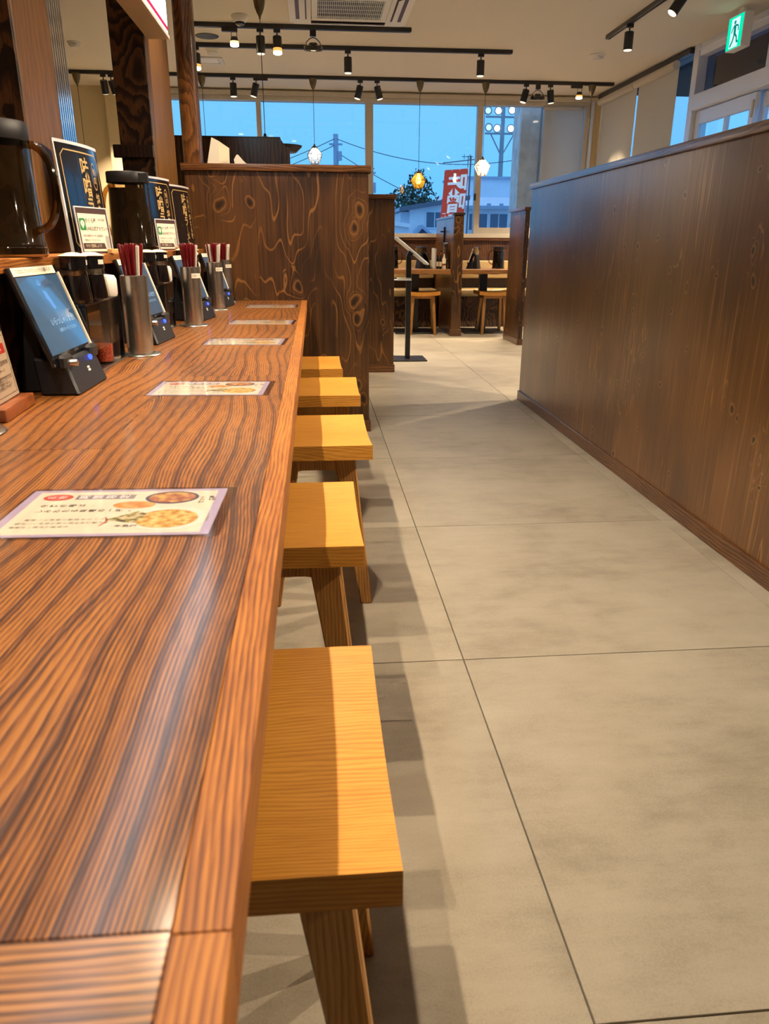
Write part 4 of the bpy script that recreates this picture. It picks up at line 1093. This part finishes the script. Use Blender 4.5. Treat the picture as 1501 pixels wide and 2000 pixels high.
t = thing('ceiling_speaker', 'round dark grey speaker grille set in the ceiling', 'speaker', (-.89, 7.72, ZC))
part('grille', plain('speaker_grey', (.05, .055, .065), .6), t, LA([(0, -.006), (.088, -.006), (.095, -.003), (.098, 0)], 32))
part('rim', 'black', t, LA([(.096, -.0005), (.100, -.005), (.104, -.0005)], 32))
t = thing('ceiling_vent', 'square white ceiling vent beside the lacquered post', 'vent', (-1.0, 8.66, ZC))
part('frame', 'white', t, B(-.15, .15, -.15, -.105, -.012, 0, .002), B(-.15, .15, .105, .15, -.012, 0, .002), B(-.15, -.105, -.105, .105, -.012, 0, .002), B(.105, .15, -.105, .105, -.012, 0, .002))
part('panel', 'acw', t, B(-.095, .095, -.095, .095, -.009, -.001, .002))

# exit sign
t = thing('exit_sign', 'green illuminated running-man exit sign under the ceiling', 'exit sign', (3.33, 6.43, ZC-.045))
part('case', 'acw', t, B(-.03, .045, -.115, .115, -.235, 0, .003))
part('bracket', 'acw', t, B(-.005, .02, -.03, .03, 0, .045))
f = part('face', 'exitgreen', t, B(-.0325, -.030, -.108, .108, -.228, -.008))
dr = part('doorway', 'exitwhite', f, B(-.0332, -.0325, -.062, .060, -.222, -.022))
P = lambda x, y: (-.0334, .105-x, -.235+y)        # x counted from the window-side edge, y from the bottom edge
fig = [PR([(.105-(.098+.014*math.cos(R(a))), -.235+(.185+.014*math.sin(R(a)))) for a in range(0, 360, 30)], 'x', -.0338, -.0332)]
def limb(*pts, w=.010):
    for a, b in zip(pts, pts[1:]):
        dx, dy = b[0]-a[0], b[1]-a[1]; L = math.hypot(dx, dy); nx, ny = -dy/L*w, dx/L*w
        q = [(a[0]+nx, a[1]+ny), (b[0]+nx, b[1]+ny), (b[0]-nx, b[1]-ny), (a[0]-nx, a[1]-ny)]
        fig.append(PR([(.105-x, -.235+y) for x, y in q], 'x', -.0338, -.0332))
limb((.105, .168), (.108, .100), w=.016); limb((.112, .165), (.150, .155), (.158, .120), w=.006); limb((.095, .165), (.068, .140), (.060, .118), w=.006)
limb((.112, .105), (.142, .080), (.150, .045), (.170, .045), w=.008); limb((.104, .100), (.090, .060), (.058, .025), w=.009)
part('running_figure', 'exitfig', f, *fig)

# ================================================================== the booth under the window
def bench(x0, x1, label):
    t = thing('bench', label, 'bench', ((x0+x1)/2, 9.85, 0)); h = (x1-x0)/2
    part('base', 'rough_dark', t, B(-h, h, -.20, .22, 0, .375, .003))
    part('seat_cushion', 'cushion', t, B(-h+.003, h-.003, -.25, .22, .378, .462, .018, 3))
    part('back_board', 'dark', t, B(-h, h, .19, .225, .46, .80, .002))
    part('back_cushion', 'cushion', t, B(-h+.003, h-.003, .09, .19, .585, .80, .018, 3))
bench(.10, 1.535, 'tan upholstered bench under the window, on the tablet stand side of the divider')
bench(1.655, 3.50, 'tan upholstered bench under the window, on the entrance side of the divider')
def table(x0, x1, label):
    t = thing('table', label, 'table', ((x0+x1)/2, 9.12, 0)); h = (x1-x0)/2
    part('top', 'table', t, B(-h, h, -.40, .36, .680, .730, .004))
    part('column', 'black', t, B(-.045, .045, -.045, .045, .012, .680, .003))
    part('foot_plate', 'black', t, B(-.25, .25, -.24, .24, 0, .014, .003))
    part('top_plate', 'black', t, B(-.15, .15, -.15, .15, .668, .680, .002))
table(.82, 1.535, 'oak booth table on the tablet stand side of the divider')
table(1.665, 2.325, 'oak booth table on the entrance side of the divider')
dup(jg, (2.14, 9.0, .730), R(170), 'dark water jug on the booth table nearer the entrance', 'water jugs on the booth tables')
dup(jg, (.90, 9.05, .730), R(0), 'dark water jug on the booth table behind the tablet stand', 'water jugs on the booth tables')
dup(tb0, (1.80, 9.05, .730), R(150), 'dark order tablet on the booth table nearer the entrance', 'order tablets on the booth tables')
dup(tb0, (1.315, 9.08, .730), R(20), 'dark order tablet on the booth table behind the tablet stand', 'order tablets on the booth tables')
dup(sg, (1.494, 9.06, .730), R(180), 'black curved ramen sign standing on the booth table against the divider', None)
t = thing('menu_holder', 'upright pale menu folder on the booth table behind the tablet stand', 'menu holder', (1.365, 8.92, .730))
part('folder', 'paper', t, B(-.012, .0, -.09, .09, .004, .225, .001)); part('folder', 'blind_grey', t, B(.002, .016, -.09, .09, .004, .220, .001)); part('foot', 'blackmat', t, B(-.02, .024, -.06, .06, 0, .004))
for x, y, l, k in ((1.400, 8.86, 'slim amber sauce bottle nearest the pale menu folder', 'soy'), (1.432, 8.84, 'slim sauce bottle between the amber bottle and the squeeze bottle', 'soy')):
    t = thing('sauce_bottle', l, 'bottle', (x, y, .730))
    part('body', k, t, LA([(0, 0), (.014, 0), (.015, .004), (.015, .10), (.008, .13), (.008, .15), (0, .15)], 14)); part('cap', 'cardbase', t, CY(0, 0, .15, .185, .010, seg=12)); part('label', 'cream', t, LA([(.0153, .03), (.0153, .08)], 14))
t = thing('squeeze_bottle', 'cream squeeze bottle on the booth table beside the divider post', 'bottle', (1.470, 8.82, .730))
part('body', 'cream', t, LA([(0, 0), (.022, 0), (.023, .005), (.023, .105), (.016, .120), (0, .122)], 18)); part('nozzle', 'cream', t, LA([(.012, .122), (.010, .135), (.004, .165), (0, .166)], 14)); part('band', 'cardbase', t, LA([(.0233, .04), (.0233, .06)], 18))
t = thing('coat_hook', 'black vertical coat hook bar on the booth divider', 'hook', (1.554, 9.36, .86))
part('bar', 'black', t, B(-.012, -.0, -.03, .03, 0, .33, .003)); part('peg', 'black', t, B(-.05, -.012, -.012, .012, .27, .285, .002)); part('peg', 'black', t, B(-.05, -.012, -.012, .012, .05, .065, .002))

# free-standing tablet stand
t = thing('tablet_stand', 'black floor stand holding a slanted tablet at the aisle end', 'stand', (.83, 6.87, 0))
part('base_plate', 'black', t, B(-.16, .165, -.15, .165, 0, .012, .003))
part('pole', 'black', t, B(-.022, .022, -.022, .022, .012, .90, .003))
part('neck', 'black', t, HEX([(-.022, -.022, .90), (.022, -.022, .90), (.022, .022, .90), (-.022, .022, .90)], [(.0, -.022, .945), (.05, -.022, .925), (.05, .022, .925), (.0, .022, .945)], .003))
MT = Matrix.Translation((.015, 0, .935)) @ Matrix.Rotation(R(38), 4, 'Y')
tbp = part('tablet', 'alu', t, XF(MT, B(-.18, .18, -.12, .12, .0, .016, .004)))
part('screen', 'screen', tbp, XF(MT, B(-.165, .165, -.105, .105, .016, .0165)))
part('tray', 'alu', t, B(-.14, .022, -.06, .06, .695, .703, .002)); part('receipt', 'paper', t, B(-.10, .02, -.035, .035, .703, .716, .001))

# ================================================================== outside the windows
tag(part('street_ground', 'asphalt', None, B(-120, 120, 10.35, 180, -.25, -.15)), 'grey asphalt ground outside the window', kind='structure')
tag(part('entrance_ground', 'asphalt', None, B(3.75, 60, -20, 10.3, -.25, -.15)), 'grey paving outside the entrance door', kind='structure')
t = thing('entrance_canopy', 'dark soffit roof over the entrance outside the side windows', 'canopy', (4.45, 6.5, 2.74))
part('soffit', 'eave', t, B(-.72, .62, -5, 3.6, 0, .12)); part('fascia', 'roofdark', t, B(.62, .66, -5, 3.6, -.02, .2))
t = thing('outer_column', 'rendered grey column just outside the street window', 'column', (2.89, 10.75, -.15))
part('shaft', 'concretecol', t, B(-.18, .18, -.2, .2, 0, 4.2, .01)); part('drip_edge', 'polegrey', t, B(.075, .095, -.212, -.2, 0, 4.2)); part('plinth', 'concretecol', t, B(-.20, .20, -.22, .22, 0, .3, .01))
t = thing('added_banner_light', 'small added floodlight out of view outside, turned to the banner', 'floodlight', (-2.4, 10.50, 2.6))  # unseen lamp, added to brighten the red banner
part('housing', 'poledark', t, B(-.10, .10, -.05, .06, -.06, .06, .01)); part('lens', 'lens_dim', t, B(-.08, .08, .06, .066, -.045, .045)); part('arm', 'poledark', t, B(-.012, .012, -.26, -.05, -.012, .012))
q_ = spot(t, (0, .09, 0), 1100, 34, (1, .93, .86)); q_.rotation_euler = (Vector((3.2, 18, 1.6))-Vector((-2.4, 10.59, 2.6))).to_track_quat('-Z', 'Y').to_euler()
# banner (seen from behind, so its lettering is mirrored)
t = thing('banner', 'red nobori banner with white lettering leaning outside the window', 'banner', (3.47, 18.0, -.15), rot=(0, R(1.2), 0))
part('pole', 'poledark', t, CY(0, 0, 0, 3.0, .017, seg=10)); part('cross_bar', 'poledark', t, TU([(.12, 0, 2.93), (-.62, 0, 2.83)], .010, 8))
def bn(u, v, d=0.):
    return (-.045-.53*u-.28*(1-v)*(1-v), .03*math.sin(6*v+3*u)+d, .35+v*2.39-.05*u)
part('cloth', 'banner', t, GRID(lambda u, v: bn(u, v), 10, 30))
for u in (0.02, .35, .68, .98): p_ = bn(u, 1); part('loop', 'whitep', t, TU([(p_[0], p_[1], p_[2]-.03), (p_[0]+.02, 0, p_[2]+.13)], .006, 6))
fs = []
vv = .86
for ch, s in (('味', .46), ('噌', .46), ('ラ', .40), ('｜', .30), ('メ', .34), ('ン', .34)):
    fs.append(TX(ch, s, lambda x, y, q=vv: bn(.42+x/.53, q+y/2.39, -.012), .022)); vv -= .165
lettering('lettering', 'whitep', t, *fs)
fs = []
vv = .60
for ch in 'こだわり熟成': fs.append(TX(ch, .13, lambda x, y, q=vv: bn(.87+x/.53, q+y/2.39, -.012), .02)); vv -= .07
lettering('small_lettering', 'whitep', t, *fs)
def house_window(par, x0, x1, z0, z1, yf):
    f = part('window', 'siding2', par, B(x0-.08, x1+.08, yf-.06, yf, z0-.08, z1+.08))
    part('pane', 'housepane', f, B(x0, (x0+x1)/2-.03, yf-.075, yf-.05, z0, z1)); part('pane', 'housepane', f, B((x0+x1)/2+.03, x1, yf-.075, yf-.05, z0, z1))
H = thing('house', 'pale two-storey house with shallow blue roof behind the banner', 'house', (6.6, 42, -.15))
part('wall', 'siding', H, PR([(-1.5, 0), (1.45, 0), (1.45, 3.32), (-1.5, 2.85)], 'y', 0, 4))
part('side_wall', 'siding2', H, B(-1.95, -1.5, .5, 4, 0, 2.75))
part('roof', 'roofmetal', H, HEX([(-2.1, -.4, 2.76), (1.6, -.4, 3.36), (1.6, 4.3, 3.36), (-2.1, 4.3, 2.76)], [(-2.1, -.4, 2.93), (1.6, -.4, 3.53), (1.6, 4.3, 3.53), (-2.1, 4.3, 2.93)]))
part('eave_board', 'roofdark', H, HEX([(-2.1, -.46, 2.72), (1.6, -.46, 3.32), (1.6, -.4, 3.32), (-2.1, -.4, 2.72)], [(-2.1, -.46, 2.95), (1.6, -.46, 3.55), (1.6, -.4, 3.55), (-2.1, -.4, 2.95)]))
house_window(H, -.62, .25, 1.98, 2.72, 0)
part('porch_roof', 'roofmetal', H, PR([(-1.75, 1.25), (-1.02, 2.08), (-.05, 1.25), (-.22, 1.25), (-1.02, 1.90), (-1.58, 1.25)], 'y', -1.4, .0)); part('porch_wall', 'roofdark', H, PR([(-1.55, 0), (-.25, 0), (-.25, 1.28), (-1.02, 1.92), (-1.55, 1.28)], 'y', -1.1, -.05))
H = thing('shed', 'low grey shed with a flat sloping roof beside the pale house', 'shed', (3.35, 36, -.15))
part('wall', 'siding2', H, PR([(-1.2, 0), (.95, 0), (.95, 1.85), (-1.2, 2.15)], 'y', 0, 4)); part('roof', 'siding', H, HEX([(-1.4, -.2, 2.15), (1.05, -.2, 1.83), (1.05, 4.2, 1.83), (-1.4, 4.2, 2.15)], [(-1.4, -.2, 2.32), (1.05, -.2, 2.0), (1.05, 4.2, 2.0), (-1.4, 4.2, 2.32)]))
H = thing('house', 'long pale building with two upper windows behind the narrow mullion', 'house', (11.0, 50, -.15))
part('wall', 'siding', H, B(-3.2, 6, 0, 7, 0, 3.35)); part('roof', 'siding2', H, HEX([(-3.5, -.4, 3.35), (6.3, -.4, 3.35), (6.3, 7.4, 3.35), (-3.5, 7.4, 3.35)], [(-2.6, 3.0, 4.1), (6.3, 3.0, 4.1), (6.3, 4.2, 4.1), (-2.6, 4.2, 4.1)]))
part('eave_board', 'roofmetal', H, B(-3.5, 6.3, -.45, -.38, 3.22, 3.42))
part('belt', 'roofmetal', H, B(-3.2, 6, -.05, 0, 1.70, 1.80))
part('upper_block', 'siding2', H, B(-1.4, 6, 4.2, 8, 3.4, 5.3)); part('upper_roof', 'roofmetal', H, B(-1.6, 6.2, 4.0, 8.2, 5.3, 5.45))
for k in range(12): part('snow_guard', 'roofmetal', H, B(-3.3+k*.8, -3.05+k*.8, -.30, -.22, 3.42, 3.56))
for x0, x1 in ((-1.9, -1.6), (-1.15, .0), (.2, 1.3), (2.4, 3.4)): house_window(H, x0, x1, 2.0, 2.95, 0)
H = thing('antenna', 'thin television antenna mast on the long pale building', 'antenna', (10.9, 56.5, 5.30))
part('mast', 'poledark', H, CY(0, 0, 0, 1.5, .03, seg=8)); part('boom', 'poledark', H, B(-.45, .35, -.02, .02, 1.42, 1.46)); part('element', 'poledark', H, B(-.3, -.27, -.02, .02, 1.25, 1.6)); part('element', 'poledark', H, B(.1, .13, -.02, .02, 1.25, 1.6))
# tree
H = thing('tree', 'round dark green tree behind the amber pendant lamp', 'tree', (6.05, 49, -.15))
part('trunk', 'bark', H, TU([(0, 0, 0), (.05, 0, 1.5), (-.1, 0, 3.2), (.1, 0, 4.4)], [.22, .18, .12, .05], 8))
leafr = random.Random(11); 
def crown(bm):
    blobs = [(-.9, 0, 3.0, 1.15), (.3, 0, 3.9, 1.0), (1.0, .2, 3.1, 1.1), (-.3, -.3, 3.3, 1.2), (.35, 0, 4.9, .55), (-1.35, .2, 2.5, .7), (1.5, 0, 2.5, .7), (.2, -.3, 2.4, 1.2), (.5, 0, 4.4, .8)]
    for bx, by, bz, br in blobs:
        for _ in range(int(340*br*br)):
            v = Vector((leafr.gauss(0, 1), leafr.gauss(0, 1), leafr.gauss(0, 1))).normalized()*br*leafr.uniform(.55, 1.05)
            p = Vector((bx, by, bz))+v; a = Vector((leafr.uniform(-1, 1), leafr.uniform(-1, 1), leafr.uniform(-1, 1))).normalized(); b = a.orthogonal().normalized(); s = leafr.uniform(.07, .14)
            bm.faces.new([bm.verts.new(q) for q in (p-a*s, p+b*s*.6, p+a*s, p-b*s*.6)])
tag(part('foliage', 'leaf', H, crown), kind='stuff')
# floodlight mast
H = thing('floodlight_mast', 'tall floodlight mast with six lamps beyond the houses', 'light mast', (14.05, 60, -.15))
part('pole', 'polegrey', H, CY(0, 0, 0, 11.2, .24, .13, seg=12))
part('cross_arm', 'polegrey', H, B(-1.3, 1.3, -.06, .06, 8.75, 8.87)); part('cross_arm', 'polegrey', H, B(-1.3, 1.3, -.06, .06, 9.85, 9.97))
part('brace', 'polegrey', H, TU([(0, 0, 7.3), (-.85, 0, 8.75)], .05, 6)); part('brace', 'polegrey', H, TU([(0, 0, 7.3), (.85, 0, 8.75)], .05, 6))
for x_, z_ in ((-1.15, 10.3), (-.38, 10.3), (.62, 10.35), (-1.05, 9.2), (-.42, 9.15), (.60, 9.15)):
    f = part('floodlight', 'polegrey', H, LA([(0, .25), (.15, .25), (.30, -.05), (.28, -.08), (0, -.05)], 16, (x_, 0, z_), axis='y'))
    part('lens', 'flood' if x_ > -1 else 'exitwhite', f, LA([(0, -.10), (.20, -.09), (.21, -.06), (0, -.06)], 16, (x_, 0, z_), axis='y'))
part('control_box', 'polegrey', H, B(-.35, .35, -.4, .2, 1.5, 2.3))
# utility poles and wires
H = thing('utility_pole', 'concrete utility pole with transformer rising behind the end partition', 'utility pole', (1.49, 50, -.15))
part('shaft', 'roofmetal', H, CY(0, 0, 0, 7.35, .19, .15, seg=12)); part('transformer', 'roofmetal', H, CY(.22, -.1, 5.9, 6.4, .14, seg=10)); part('cross_arm', 'roofmetal', H, B(-.4, .4, -.05, .05, 6.75, 6.85))
H = thing('utility_pole', 'far utility pole with crossarms beside the wide mullion', 'utility pole', (4.15, 60, -.15))
part('shaft', 'roofmetal', H, CY(0, 0, 0, 6.3, .14, .11, seg=10)); part('cross_arm', 'roofmetal', H, B(-.55, .55, -.05, .05, 6.0, 6.12)); part('cross_arm', 'roofmetal', H, B(-.45, .45, -.05, .05, 6.3, 6.4)); part('transformer', 'roofmetal', H, B(-.1, .55, -.2, .2, 4.7, 5.4))
def wire(p0, p1, sagv, label):
    a, b = Vector(p0), Vector(p1)
    pts = [a.lerp(b, k/16)-Vector((0, 0, sagv*4*(k/16)*(1-k/16))) for k in range(17)]
    o = part('overhead_wire', 'poledark', None, TU([p-a for p in pts], .022, 5), loc=a); tag(o, label, 'wire', 'overhead wires outside')
wire((1.49, 49.9, 6.95), (14.6, 50, 6.35), 1.0, 'overhead wire sagging from the utility pole across the wide pane to the column')
wire((-14, 49.9, 3.6), (1.45, 49.9, 6.95), .9, 'upper overhead wire falling away behind the serving unit')
wire((-14, 49.9, 3.0), (1.45, 49.9, 6.6), .9, 'lower overhead wire falling away behind the serving unit')
wire((1.55, 49.9, 6.2), (8.0, 50, 3.2), .2, 'thin service wire dropping from the utility pole to the houses')
